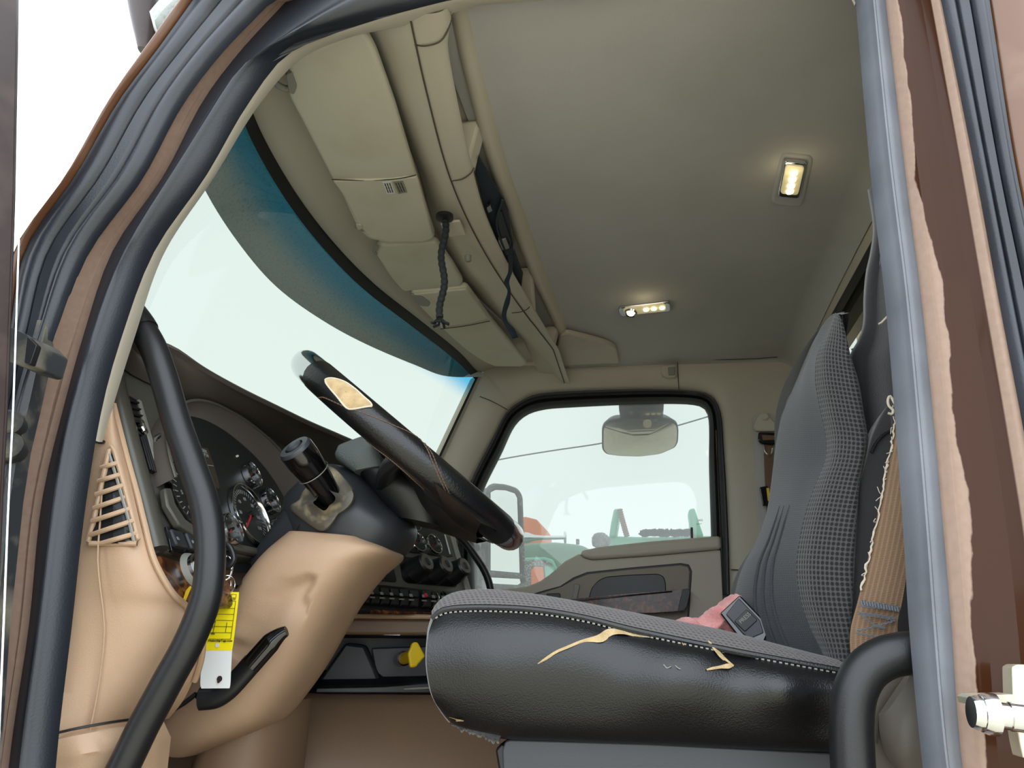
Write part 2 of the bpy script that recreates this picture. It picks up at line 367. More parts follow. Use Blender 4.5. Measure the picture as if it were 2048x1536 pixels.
nt_ = M['visor_out'].node_tree; tl_ = nt_.nodes.new('ShaderNodeBsdfTranslucent'); tl_.inputs['Color'].default_value = (.75, .8, .78, 1); mx_ = nt_.nodes.new('ShaderNodeMixShader'); mx_.inputs[0].default_value = .3
nt_.links.new(nt_.nodes['Principled BSDF'].outputs[0], mx_.inputs[1]); nt_.links.new(tl_.outputs[0], mx_.inputs[2]); nt_.links.new(mx_.outputs[0], nt_.nodes['Material Output'].inputs['Surface'])
M['green'] = mat('green_truck_paint', (70, 128, 100), .4, coat=.4)
M['mint'] = mat('mint_truck_paint', (120, 192, 164), .5)
M['orange'] = mat('orange_paint', (232, 120, 52), .5)
M['extgrey'] = mat('dusty_dark_metal', (70, 74, 76), .5, dirt=(160, (190, 196, 196), .5, .62, .8))
M['gravel'] = mat('tan_gravel', (196, 189, 168), .95, var=(14, (176, 167, 142), .4, .65), bump=(60, .8))
M['netting'] = mat('dark_netting', (30, 40, 38), .8)
M['stone'] = mat('pale_stone_wall', (216, 206, 170), .9, var=(22, (170, 160, 120), .5, .7))
M['rust'] = mat('rusty_chain', (150, 128, 116), .8)

# ================================================================ SETTING
V = Vector
g = MB(); g.poly([V((-60, -40, 0)), V((60, -40, 0)), V((60, 70, 0)), V((-60, 70, 0))])
struct(g.build('ground', M['gravel'], smooth=0), 'pale tan gravel yard the trucks stand on', 'ground')

# --- driver's door opening: nested bands of body metal and rubber
XB = .245
def dn(x, y): return [V((x, y, 1.62)), V((x-.004, y, 1.25))]
in_l = [(105, 1536), (138, 1250), (167, 1000), (202, 800), (239, 670), (304, 500), (407, 350), (495, 200), (577, 100), (700, 51), (800, 20), (890, -3)]
in_t = [(890, -3), (-.10, .83, 2.655), (.12, .83, 2.668), (.26, .83, 2.655), (.298, .83, 2.60), (1713, 0)]
in_r = [(1713, 0), (1744, 350), (1773, 600), (1794, 850), (1811, 1086), (1821, 1250), (1849, 1536)]
ou_l = [(17, 1536), (58, 1250), (84, 1000), (131, 800), (167, 670), (226, 500), (328, 350), (407, 200), (482, 100), (574, 0)]
ou_t = [(574, 0), (-.33, .81, 2.690), (0, .81, 2.715), (.27, .81, 2.71), (.335, .81, 2.65), (1771, 0)]
ou_r = [(1771, 0), (1811, 350), (1843, 600), (1868, 850), (1889, 1086), (1903, 1250), (1925, 1536)]
def ext(l, r, y):
    a = P(*l[0], y=y); b = P(*r[-1], y=y)
    return [tuple(a+V((.06, 0, -.40)))]+l, r+[tuple(b+V((-.01, 0, -.40)))]
il, ir = ext(in_l, in_r, .83); ol, orr = ext(ou_l, ou_r, .81)
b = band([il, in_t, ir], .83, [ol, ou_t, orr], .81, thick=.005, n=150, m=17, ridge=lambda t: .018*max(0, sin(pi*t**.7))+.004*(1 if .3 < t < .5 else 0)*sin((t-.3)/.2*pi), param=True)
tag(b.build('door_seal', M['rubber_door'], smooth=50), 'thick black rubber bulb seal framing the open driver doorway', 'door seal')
ch_l = [(-40, 1536), (-12, 1250), (16, 1000), (55, 800), (99, 670), (164, 500), (273, 350), (355, 200), (430, 100), (526, 0)]
ch_t = [(526, 0), (-.34, .775, 2.735), (0, .775, 2.755), (.25, .775, 2.745), (.365, .775, 2.67), (1884, 0)]
ch_r = [(1884, 0), (1954, 350), (2000, 600), (2048, 850), (2090, 1086), (2110, 1250), (2140, 1536)]
cl, crr = ext(ch_l, ch_r, .775)
wl = MB()
def chan(t): return .006*max(0, 1-abs(t-.12)/.1)-.006*(1 if .25 < t < .8 else 0)*sin((t-.25)/.55*pi)+.006*max(0, 1-abs(t-.9)/.1)
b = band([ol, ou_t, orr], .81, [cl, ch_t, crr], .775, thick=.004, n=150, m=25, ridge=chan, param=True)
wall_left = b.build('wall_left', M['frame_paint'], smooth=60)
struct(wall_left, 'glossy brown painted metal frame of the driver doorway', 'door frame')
# outer weatherstrip and the outermost painted edge
ws_l = [(-60, 1250), (-30, 1000), (-5, 800), (19, 670), (51, 500), (152, 350), (239, 200), (314, 100), (386, 0)]
ws_t = [(386, 0), (-.38, .755, 2.775), (0, .755, 2.80), (.27, .755, 2.79), (.41, .755, 2.70), (1979, 0)]
ws_r = [(1979, 0), (2034, 350), (2090, 600), (2140, 850), (2180, 1086), (2200, 1250), (2230, 1536)]
wsl, wsr = ext(ws_l, ws_r, .755); cl2 = [cl[0]]+ch_l[1:]; wsl[0] = tuple(V(cl[0])+V((-.05, 0, 0)))
b = band([cl2, ch_t, crr], .772, [wsl, ws_t, wsr], .755, thick=.012, n=150, m=25, ridge=lambda t: .007*max(0, sin(t*pi*3.2))*(1-t*.4)-.006*(1 if .28 < t < .34 or .62 < t < .66 else 0))
tag(b.build('weatherstrip', M['rubber'], smooth=60), 'dusty ridged black rubber weatherstrip outside the brown door frame', 'weatherstrip')
oe_l = [(-90, 1250), (-62, 1000), (-38, 800), (-12, 670), (30, 500), (134, 350), (219, 200), (288, 100), (360, 0)]
oe_t = [(360, 0), (-.40, .755, 2.80), (0, .755, 2.825), (.29, .755, 2.815), (.44, .755, 2.72), (2075, 0)]
oe_r = [(2075, 0), (2130, 350), (2190, 600), (2240, 850), (2280, 1086), (2300, 1250), (2330, 1536)]
oel, oer = ext(oe_l, oe_r, .755); oel[0] = tuple(V(wsl[0])+V((-.04, 0, 0)))
b = band([wsl, ws_t, wsr], .757, [oel, oe_t, oer], .748, bulge=.006, thick=.03, n=150, m=7)
struct(b.build('trim_1', M['paint'], smooth=60), 'outermost brown painted lip of the cab side', 'body trim')
# cab skin outside the doorway
b = MB()
b.box((.62, .80, 2.05), .36, .05, 1.62); b.box((0, .79, 1.18), 1.6, .06, .3)
b.prism([V((-.80, .79, 1.3)), V((-.98, .79, 1.3)), V((-1.05, .79, 2.05)), V((-.83, .79, 2.05))], (0, .03, 0))
struct(b.build('trim_8', M['paint'], smooth=0), 'brown painted cab side behind and below the doorway', 'cab side')
# beige inner lip of the doorway
ti_l = [(108, 1536), (142, 1250), (176, 1000), (196, 880), (219, 800), (260, 670), (320, 500), (419, 350), (513, 200), (598, 108), (700, 64), (800, 43), (960, 0)]
ti_t = [(960, 0), (0, .885, 2.68), (.15, .885, 2.70), (.30, .885, 2.70), (.338, .885, 2.64), (1717, 0)]
ti_r = [(1717, 0), (1760, 350), (1792, 600), (1815, 850), (1833, 1086), (1844, 1250), (1872, 1536)]
til, tir = ti_l[3:], ext(ti_l, ti_r, .875)[1]
b = band([[(187, 880)]+in_l[3:], in_t], .831, [til, ti_t], .875, bulge=.002, thick=.01, n=150, m=5)
struct(b.build('trim_2', M['beige'], smooth=60), 'narrow beige inner lip beside the doorway seal', 'door trim')

# --- ceiling, back wall, floor, roof, bulkhead
rows = []
for i in range(25):
    y = .86+(2.60-.86)*i/24; arch = .030*sin(pi*(y-.78)/(2.66-.78)); r = []
    for j in range(13):
        x = -.30+(.50+.30)*j/12; r.append(V((x, y, 2.708+arch)))
    for k in range(1, 7):
        t = k/6*pi/2; r.append(V((.50+.06*sin(t), y, 2.708+arch-.06*(1-cos(t)))))
    rows.append(r)
last = rows[-1]
for k in range(1, 5):
    t = k/4*pi/2; rows.append([p+V((0, .05*sin(t), -.035*(1-cos(t)))) for p in last])
g = MB(); g.grid(rows); ceiling = g.build('ceiling', M['head'], smooth=70)
struct(ceiling, 'grey beige cloth headliner over the cab', 'ceiling')
g = MB()
for x in (-.32, 0):
    pass
rwin = [V((.565, 1.0, 2.10)), V((.565, 2.44, 2.10)), V((.565, 2.44, 2.634)), V((.565, 1.0, 2.634))]
inner = cr(rwin, 48, True, False)
outer = cr([V((.565, .83, 1.25)), V((.565, 2.66, 1.25)), V((.565, 2.66, 2.72)), V((.565, .83, 2.72))], 48, True, False)
def ringrows(inner, outer, mid=None):
    c = sum(inner, V((0, 0, 0)))/len(inner)
    return inner, outer
ax = V((.565, 1.72, 2.2))
def angsort(pts, c, ia, ib): return sorted(pts, key=lambda p: atan2(p[ib]-c[ib], p[ia]-c[ia]))
def hit(poly, c, ang, ia, ib):
    """where a ray from c at this angle leaves the outline"""
    dx, dy = cos(ang), sin(ang); best = None
    for i in range(len(poly)):
        p, q = poly[i], poly[(i+1) % len(poly)]
        ex, ey = q[ia]-p[ia], q[ib]-p[ib]; den = dx*ey-dy*ex
        if abs(den) < 1e-12: continue
        fx, fy = p[ia]-c[ia], p[ib]-c[ib]
        t = (fx*ey-fy*ex)/den; u = (fx*dy-fy*dx)/den
        if t > 0 and -1e-6 <= u <= 1+1e-6 and (best is None or t > best[0]): best = (t, p.lerp(q, min(max(u, 0), 1)))
    return best[1]
def ring(inner, outer, c, ia, ib, n=120, extra=()):
    angs = sorted([2*pi*i/n-pi for i in range(n)]+[atan2(p[ib]-c[ib], p[ia]-c[ia]) for p in list(inner)+list(outer)])
    return [hit(inner, c, a, ia, ib) for a in angs], [hit(outer, c, a, ia, ib) for a in angs]
a, o_ = ring(rwin, [V((.565, .83, 1.25)), V((.565, 2.66, 1.25)), V((.565, 2.66, 2.72)), V((.565, .83, 2.72))], ax, 1, 2)
mid = [p.lerp(q, .1)+V((-.004, 0, 0)) for p, q in zip(a, o_)]
g = MB(); g.grid([[p+V((.010, 0, 0)) for p in a], a, mid, o_], cu=True)
wall_back = g.build('wall_back', M['beige'], smooth=50); struct(wall_back, 'beige trim panel across the back of the cab', 'wall')
a2, _ = ring([p+V((0, (1 if p.y < 1.5 else -1)*.012, (1 if p.z < 2.3 else -1)*.012)) for p in rwin], rwin, ax, 1, 2)
o2 = [hit(rwin, ax, atan2(p.z-ax.z, p.y-ax.y), 1, 2) for p in a2]
g = MB(); g.grid([[p+V((.008, 0, 0)) for p in a2], [p+V((-.008, 0, 0)) for p in a2], [p+V((-.008, 0, 0)) for p in o2], [p+V((.02, 0, 0)) for p in o2]], cu=True, cv=True)
w3 = MB().poly([p+V((.012, 0, 0)) for p in rwin]).build('window_3', M['rear'], smooth=0); struct(w3, 'rear window pane behind the seats', 'window')
g.build('window_frame', M['rubber_in'], parent=w3)
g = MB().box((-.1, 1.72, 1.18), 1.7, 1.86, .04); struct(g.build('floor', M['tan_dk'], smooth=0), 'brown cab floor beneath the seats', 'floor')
g = MB().box((-.03, 1.72, 2.815), 1.30, 1.98, .03); struct(g.build('trim_3', M['paint'], smooth=0), 'brown outer skin of the cab roof', 'roof')
g = MB().box((.63, 1.72, 1.66), .03, 1.86, .86); g.box((.63, 1.72, 2.70), .03, 1.86, .2); g.box((.63, .90, 2.35), .03, .2, .6); g.box((.63, 2.56, 2.35), .03, .24, .6)
struct(g.build('trim_4', M['paint'], smooth=0), 'brown outer skin behind the cab', 'cab skin')
g = MB().box((-1.02, 1.72, 1.62), .03, 1.86, .98); struct(g.build('trim_5', M['blackp'], smooth=0), 'black bulkhead behind the dashboard', 'bulkhead')

# --- passenger side wall with the door aperture
YR = 2.66
ap = Ys([(915, 1180), (918, 1080), (925, 1020), (942, 964), (985, 878), (1017, 820), (1041, 803), (1064, 791), (1105, 785), (1369, 780.5), (1421, 791), (1439, 817), (1448, 905), (1457, 1072), (1460, 1190)], YR)
ap = cr(ap, 90)+[V((.235, YR, 1.3)), V((-.60, YR, 1.3))]
c = V((-.14, YR, 2.15))
wo = [P(835, 1020, y=2.60), P(888, 915, y=2.60), P(967, 745, y=2.60)]
wo = [V((-.86, 2.6, 1.25)), V((-.84, 2.6, 2.1))]+wo+[V((-.575, 2.60, 2.735)), V((-.3, 2.61, 2.728)), V((.25, 2.63, 2.712)), V((.565, 2.64, 2.70)), V((.565, 2.66, 1.25))]
a, o_ = ring(ap, wo, c, 0, 2, 140)
lip = []
for p, q in zip(a, o_):
    d = (q-p); L_ = V((d.x, 0, d.z)).length; lip.append((p, d, L_))
r0 = [p+V((0, .05, 0)) for p, d, l in lip]; r1 = a
r2 = [p+d*min(.25, .012/max(l, .01))+V((0, -.014, 0)) for p, d, l in lip]
r3 = [p+d*min(.5, .035/max(l, .01))+V((0, -.022, 0)) for p, d, l in lip]
r4 = [p+d*min(.8, .075/max(l, .01))+V((0, -.016, 0)) for p, d, l in lip]
g = MB(); g.grid([r0, r1, r2, r3, r4, o_], cu=True)
wall_right = g.build('wall_right', M['beige'], smooth=80); struct(wall_right, 'beige pillar and header trim around the passenger door', 'wall')
# trim joints, coat hook
g = MB()
for pts, y in ([(960, 793), (985, 803), (1019, 822)], 2.603), ([(1355, 721), (1356, 750), (1358, 780)], 2.612), ([(1113, 732), (1200, 727), (1300, 722), (1400, 720), (1500, 718), (1555, 714)], 2.61):
    g.tube(Ys(pts, y), .0015, 6, n=12)
g.build('seam', M['seam'], parent=wall_right)
b = plate([(1462, 1138), (1480, 1139), (1480, 1141), (1462, 1140)], .006, (0, 1, 0), y=2.635); b.build('joint', M['rubber_in'], parent=wall_right)
hook = plate([(1322, 731), (1352, 729), (1353, 753), (1335, 755), (1322, 748)], .02, (0, 1, 0), r=4, y=2.60).build('coat_hook', M['beige'], bevel=.003, smooth=40)
tag(hook, 'small beige coat hook on the passenger header beside the joint', 'coat hook')
plate([(1336, 734), (1350, 733), (1350, 749), (1337, 750)], .008, (0, 1, 0), r=2, y=2.592).build('flap', M['label_grey'], parent=hook, bevel=.002)

# outer skin on the far side so that daylight only enters through the glass
g = MB(); a3, o3 = ring([p+V((0, .08, 0)) for p in ap], [V((-.78, 2.74, 1.2)), V((-.78, 2.74, 2.1)), V((-.50, 2.74, 2.80)), V((.64, 2.74, 2.80)), V((.64, 2.74, 1.2))], c+V((0, .08, 0)), 0, 2, 140)
g.grid([[p+V((0, -.06, 0)) for p in a3], a3, o3], cu=True); struct(g.build('trim_6', M['paint'], smooth=0), 'brown outer skin around the passenger door', 'cab skin')

# --- passenger door seal, glass and door
si = Ys([(947, 1180), (945, 1085), (949, 1030), (963, 981), (1000, 905), (1029, 846), (1052, 826), (1082, 816), (1134, 811), (1392, 806), (1410, 814), (1417, 829), (1419, 934), (1423, 1069), (1425, 1190)], 2.69)
si = cr(si, 90); so = cr(ap[:90], 90)
rows = []
for t, dy in ((0, .03), (.0, 0), (.12, -.006), (.3, -.012), (.42, -.006), (.5, 0), (.58, -.008), (.75, -.016), (.9, -.012), (1.0, 0), (1, .03)):
    rows.append([p.lerp(q, t)+V((0, dy, 0)) for p, q in zip(si, so)])
g = MB(); g.grid(rows, cv=True)
tag(g.build('door_seal', M['rubber_in'], smooth=60), 'black rubber seal around the closed passenger door window', 'door seal')
b = plate([(1431, 860), (1440, 860), (1452, 1130), (1443, 1130)], .01, (0, 1, 0), y=2.672); struct(b.build('trim_7', M['paint'], smooth=0), 'thin brown metal strip at the rear edge of passenger window', 'trim')
gl = MB(); gl.poly([p+V((0, .025, 0)) for p in si]+[V((.20, 2.715, 1.9)), V((-.56, 2.715, 1.9))])
w2 = gl.build('window_2', M['side'], smooth=0); struct(w2, 'dusty side window of the passenger door', 'window')
txt('AS2', P(1401, 1040.5, y=2.712), (1, 0, .04), (0, 0, 1), .010, M['ink'], w2, 'glass_stamp')
txt('M2 DOT', P(1398, 1048, y=2.712), (1, 0, .04), (0, 0, 1), .005, M['ink'], w2, 'glass_stamp')

door = thing('door_1', (-.15, 2.70, 1.3), 'beige passenger door panel with burl wood armrest', 'door'); door['kind'] = 'structure'
YD = 2.665
top = [(930, 1187), (985, 1181), (1055, 1172), (1080, 1162), (1100, 1148), (1130, 1122), (1160, 1106)]
main = top+[(1167, 1116), (1185, 1120), (1300, 1112), (1443, 1099), (1452, 1250), (1462, 1420), (930, 1420)]
plate(main, .05, (0, 1, 0), y=YD).build('panel', M['beige'], parent=door, bevel=.008, bseg=3)
plate([(1158, 1107), (1166, 1100), (1200, 1093), (1300, 1082), (1441, 1071), (1444, 1098), (1300, 1111), (1185, 1119), (1168, 1115)], .06, (0, 1, 0), y=YD-.008).build('window_ledge', M['beige'], parent=door, bevel=.012, bseg=4)
plate([(1428, 1072), (1444, 1071), (1460, 1100), (1462, 1260), (1446, 1260), (1440, 1100)], .04, (0, 1, 0), y=YD+.0).build('edge_seal', M['rubber_in'], parent=door, bevel=.004)
# recess: dark joint line, inset pad, map pocket
rec = [(1057, 1190), (1090, 1180), (1120, 1172), (1146, 1155), (1174, 1144), (1260, 1135), (1362, 1126), (1378, 1129), (1384, 1142), (1378, 1240), (1300, 1290), (1060, 1290)]
plate(rec, .01, (0, 1, 0), y=YD-.003).build('recess_edge', M['rubber_in'], parent=door, bevel=.002)
rec2 = [(1060, 1192), (1092, 1183), (1124, 1173), (1150, 1158), (1176, 1148), (1260, 1139), (1361, 1130), (1376, 1133), (1380, 1143), (1374, 1240), (1300, 1290), (1060, 1290)]
plate(rec2, .012, (0, 1, 0), y=YD-.006).build('inset_pad', M['inset'], parent=door, bevel=.004, bseg=3)
poc = [(1176, 1200), (1183, 1175), (1197, 1160), (1212, 1153), (1265, 1149), (1316, 1147), (1328, 1153), (1332, 1168), (1332, 1190)]
plate(poc, .010, (0, 1, 0), r=8, y=YD-.009).build('pocket', M['blackp'], parent=door, bevel=.003)
arm = [(1138, 1199), (1250, 1187), (1376, 1178), (1380, 1182), (1369, 1222), (1300, 1226), (1200, 1226), (1180, 1220)]
plate(arm, .055, (0, 1, 0), r=3, y=YD-.055).build('armrest', M['wood'], parent=door, bevel=.020, bseg=5)
plate([(1365, 1179), (1376, 1177), (1381, 1182), (1374, 1214), (1366, 1222), (1355, 1223)], .056, (0, 1, 0), r=3, y=YD-.056).build('armrest_cap', M['blackp'], parent=door, bevel=.006)
plate([(1140, 1200), (1260, 1189), (1345, 1181), (1345, 1184), (1260, 1192), (1150, 1203)], .02, (0, 1, 0), y=YD-.066).build('upper_strip', M['gloss'], parent=door, bevel=.004)
h = plate([(1092, 1187), (1120, 1186), (1121, 1196), (1094, 1198)], .01, (0, 1, 0), r=3, y=YD-.012).build('door_handle', M['blackp'], parent=door, bevel=.002)
plate([(1146, 1168), (1158, 1167), (1160, 1172), (1154, 1200), (1142, 1200), (1148, 1176)], .015, (0, 1, 0), r=3, y=YD-.015).build('handle_bracket', M['label_grey'], parent=door, bevel=.003)
MB().tube([P(1384, 1076, y=2.69), P(1383.5, 1058, y=2.69), P(1383, 1055, y=2.69)], .0042, 10).build('lock_button', M['blackp'], parent=door)

# ================================================================ WINDSCREEN, HEADER, VISORS
c0 = [V((-.57, .86, 2.66)), V((-.63, .95, 2.69))]+Zs([(505, 215), (560, 330), (640, 450), (740, 560), (840, 640), (920, 705)], 2.70)+[V((-.587, 2.60, 2.710))]
c1 = [V((-.42, .86, 2.745))]+Zs([(745, 85), (760, 150), (835, 340), (870, 470), (920, 560), (1010, 650), (1085, 716)], 2.745)+[V((-.385, 2.66, 2.745))]
c0 = cr(c0, 60); c1 = cr(c1, 60)
top_ = [p+V((-.012*sin(pi*k/59)**.5, 0, .012*sin(pi*k/59)**.5)) for k, p in enumerate(c0)]
def bow(k): return sin(pi*k/59)**.6 if 0 < k < 59 else 0
bot = cr([V((-.86, .88, 2.12)), V((-.98, 1.2, 2.10)), V((-1.03, 1.72, 2.09)), V((-.98, 2.25, 2.10)), V((-.853, 2.60, 2.12))], 60)
rows = []
for i in range(25):
    t = i/24; rows.append([p.lerp(q, t)+V((-.03*sin(pi*t)*bow(k), 0, 0)) for k, (p, q) in enumerate(zip(bot, top_))])
g = MB(); g.grid(rows, param=True)
w1 = g.build('window_1', M['screen'], smooth=180); struct(w1, 'large curved windscreen with a blue shade band along its top', 'window')
def surf(i, t): return bot[i].lerp(top_[i], t)+V((-.03*sin(pi*t)*bow(i), 0, 0))
# black printed border of the screen
g = MB(); off = V((.004, 0, -.002))
g.grid([[surf(i, .955)+off for i in range(60)], [surf(i, .985)+off for i in range(60)], [surf(i, 1.0)+off for i in range(60)]])
side = [surf(59, t/20) for t in range(21)]
g.grid([[p+off+V((0, -.02, 0)) for p in side], [p+off+V((0, .006, 0)) for p in side]])
side = [surf(0, t/20) for t in range(21)]
g.grid([[p+off+V((0, .02, 0)) for p in side], [p+off+V((0, -.006, 0)) for p in side]])
g.build('black_border', M['rubber_in'], parent=w1, smooth=180)
# pillar trims beside the screen
pl = [surf(59, t/12)+V((.004, .004, 0)) for t in range(13)]
g = MB(); g.grid([[p+V((-.05, .06, 0)) for p in pl], pl, [p+V((.03, .010, 0)) for p in pl], [p+V((.10, .055, 0)) for p in pl]])
struct(g.build('trim_9', M['beige'], smooth=80), 'beige passenger side windscreen pillar trim', 'pillar trim')
pl = [surf(0, t/12)+V((.004, -.004, 0)) for t in range(13)]
g = MB(); g.grid([[p+V((-.05, -.06, 0)) for p in pl], pl, [p+V((.03, -.012, 0)) for p in pl], [p+V((.10, -.015, 0)) for p in pl]])
struct(g.build('trim_10', M['beige'], smooth=80), 'beige driver side windscreen pillar trim', 'pillar trim')
# header panel between the screen and the console
rows = []
for k in range(9):
    t = k/8; rows.append([p.lerp(q, t)+V((0, 0, .012*sin(pi*t))) for p, q in zip(c0, c1)])
rows.insert(0, [p+V((-.05, 0, .05)) for p in c0])
g = MB(); g.grid(rows); struct(g.build('trim_11', M['beige'], smooth=180), 'beige header panel above the windscreen', 'header trim')

# outer sun visor above the screen
lo = [V((-.70, .80, 2.655)), V((-.77, .98, 2.63))]+[P(a_, b_, z=2.62) for a_, b_ in [(400, 360), (480, 490), (560, 580), (660, 650), (740, 692), (830, 730)]]+[V((-.665, 2.42, 2.64)), V((-.55, 2.62, 2.70))]
lo = cr(lo, 60)
hi = [p+V((-.03, 0, .035)) for p in c0]; hi[0:1] = [V((-.56, .80, 2.72))]
rows = [[p.lerp(q, k/8)+V((-.02*sin(pi*k/8), 0, .02*sin(pi*k/8))) for p, q in zip(hi, lo)] for k in range(9)]
rows.append([p+V((-.006, 0, .012)) for p in lo]); rows += [[p+V((-.012, 0, .02)) for p in r] for r in rows[8::-1]]
g = MB(); g.grid(rows, cv=True); ov = tag(g.build('outer_sun_visor', M['visor_out'], smooth=70), 'curved sun visor mounted outside above the windscreen, seen through the glass', 'sun visor')
b = MB(); b.body([(P(258, 0, y=.84), P(318, 0, y=.84), .02), (P(268, 50, y=.84), P(318, 50, y=.84), .02), (P(284, 110, y=.84), P(312, 112, y=.84), .02)], n=10); b.build('end_bracket', M['paint_dark'], parent=ov)

def visor(outline, z0, label, seam=None, thick=.022, r=10, tilt=0.0):
    pl = rc(outline, r, 5); pts = [P(a_, b_, z=z0) for a_, b_ in pl]
    b = MB(); b.prism(pts, (0, 0, thick)); o = b.build('sun_visor', M['visor'], bevel=.008, bseg=4, smooth=50)
    return tag(o, label, 'sun visor', 'sun visors along the header')
vA = visor([(578, 129), (640, 95), (719, 62), (736, 78), (752, 108), (790, 215), (830, 348), (871, 478), (851, 487), (773, 487), (735, 478), (712, 452), (684, 391), (664, 359), (620, 275), (578, 195)], 2.672,
           'largest beige sun visor above the driver, carrying two small printed labels')
vB = visor([(757, 490), (800, 490), (872, 485), (905, 530), (926, 566), (922, 575), (860, 581), (805, 584), (780, 555), (750, 508)], 2.682, 'small plain beige sun visor in the middle of the header', r=8)
vC = visor([(820, 586), (880, 581), (934, 576), (980, 640), (1054, 728), (1045, 734), (990, 734), (966, 724), (930, 700), (881, 657), (835, 610)], 2.674, 'long beige sun visor on the passenger side with a scuffed flap', r=8)
def zline(o, pts, z, r=.0014, m='seam', name='seam'):
    MB().tube(Zs(pts, z), r, 6, n=16).build(name, M[m], parent=o)
plate([(664, 362), (700, 361), (780, 360), (834, 353), (868, 476), (850, 484), (774, 484), (738, 475), (716, 450), (687, 391)], .008, (0, 0, 1), r=6, z=2.667).build('extension_flap', M['visor'], parent=vA, bevel=.004, bseg=3)
zline(vA, [(664, 359), (740, 361), (800, 357), (832, 350)], 2.6685, .0014)
plate([(824, 590), (934, 579), (977, 638), (940, 648), (883, 655)], .008, (0, 0, 1), r=6, z=2.669).build('folding_flap', M['visor'], parent=vC, bevel=.004, bseg=3)
zline(vC, [(881, 658), (930, 652), (980, 642)], 2.6705, .0014)
# printed labels
l1 = plate([(764.5, 365), (783, 363.5), (791, 387), (774, 388.5)], .0012, (0, 0, 1), z=2.6655).build('printed_label', M['white'], parent=vA, label='white printed label')
l2 = plate([(786, 364), (805.5, 362), (814.5, 385), (797, 388)], .0012, (0, 0, 1), z=2.6655).build('printed_label', M['label_grey'], parent=vA, label='grey printed label')
for L_, q, mm in ((l1, [(764.5, 365), (783, 363.5), (791, 387), (774, 388.5)], 'inkbrown'), (l2, [(786, 364), (805.5, 362), (814.5, 385), (797, 388)], 'ink')):
    q = [V(p) for p in q]; g = MB()
    for s_ in (.22, .47, .74):
        a_, b_ = q[0].lerp(q[1], s_), q[3].lerp(q[2], s_)
        for u0, u1 in ((.12, .34), (.38, .62), (.66, .9)):
            p0, p1 = a_.lerp(b_, u0), a_.lerp(b_, u1)
            g.prism([P(p0.x-.9, p0.y, z=2.6648), P(p0.x+.9, p0.y, z=2.6648), P(p1.x+.9, p1.y, z=2.6648), P(p1.x-.9, p1.y, z=2.6648)], (0, 0, .0006))
    g.build('print_lines', M[mm], parent=L_, smooth=0)
# pivot rods and clips
def clip(o, pts, z, r=.006):
    MB().tube(Zs(pts, z), r, 10, n=14).build('pivot_rod', M['label_grey'], parent=o)
clip(vA, [(540, 136), (553, 168), (574, 178), (584, 172), (577, 146)], 2.675, .006)
plate([(572, 150), (584, 146), (594, 175), (588, 190), (578, 186)], .02, (0, 0, 1), r=4, z=2.668).build('pivot_block', M['label_grey'], parent=vA, bevel=.003)
clip(vA, [(712, 452), (722, 458), (748, 461)], 2.672, .005)
plate([(711, 450), (722, 450), (726, 457), (716, 461)], .012, (0, 0, 1), r=3, z=2.664).build('clip', M['beige'], parent=vA, bevel=.002)
clip(vB, [(752, 508), (748, 501), (756, 492)], 2.678, .004)
plate([(820, 590), (845, 592), (862, 605), (858, 614), (838, 612)], .006, (0, 0, 1), r=5, z=2.668).build('clip', M['label_grey'], parent=vC, bevel=.002)

# ---------------------------------------------------------------- overhead console
con = thing('overhead_console', (-.30, 1.72, 2.66), 'long beige overhead storage console running across the cab above the visors', 'console')
def yres(pts, n=74, y0=.86, y1=2.62):
    d = cr(pts, 300); out = []
    for i in range(n):
        y = y0+(y1-y0)*i/(n-1)
        k = min(range(len(d)), key=lambda j: abs(d[j].y-y)); q = d[k].copy(); out.append(V((q.x, y, q.z)))
    return out
cA = [V((-.42, .84, 2.742))]+Zs([(748, 110), (765, 160), (840, 345), (875, 470), (925, 560), (1012, 648), (1088, 716)], 2.742)
cS = [V((-.31, .84, 2.66))]+Zs([(818, 36), (850, 180), (900, 360), (960, 490), (1030, 600), (1105, 698)], 2.66)
cL = [V((-.262, .84, 2.668))]+Zs([(902, 20), (895, 78), (910, 176), (930, 273), (945, 336), (969, 422), (1016, 527), (1058, 600), (1110, 690)], 2.668)
cT = [V((-.262, .84, 2.715))]+Zs([(906, 15), (934, 137), (961, 242), (992, 352), (1023, 437), (1066, 548), (1118, 662)], 2.715)
A_, S_, L_, T_ = (yres(q) for q in (cA, cS, cL, cT))
n = len(A_); rows = [A_]
for k in range(1, 6):
    t = k/6; rows.append([p.lerp(q, t)+V((0, 0, -.012*sin(pi*t))) for p, q in zip(A_, S_)])
rows.append(S_)
for k in range(1, 8):
    t = k/8; rows.append([p.lerp(q, t)+V((.016*sin(pi*t)**.8, 0, -.010*sin(pi*t))) for p, q in zip(S_, L_)])
rows.append(L_)
rows.append([p+V((-.006, 0, .008)) for p in L_]); rows.append([V((p.x-.03, p.y, 2.690)) for p in L_]); rows.append([V((p.x-.10, p.y, 2.70)) for p in L_])
rows.append([V((p.x-.12, p.y, 2.735)) for p in L_]); rows.append([V((p.x-.012, p.y, 2.735)) for p in T_])
rows.append([V((p.x-.008, p.y, 2.715)) for p in T_]); rows.append([V((p.x+.004, p.y, 2.708)) for p in T_]); rows.append([V((p.x+.02, p.y, 2.712)) for p in T_]); rows.append([V((p.x+.03, p.y, 2.74)) for p in T_])
g = MB(); g.grid(rows); g.build('body', M['beige'], parent=con, smooth=60)
def atY(c_, y): return min(c_, key=lambda p: abs(p.y-y))
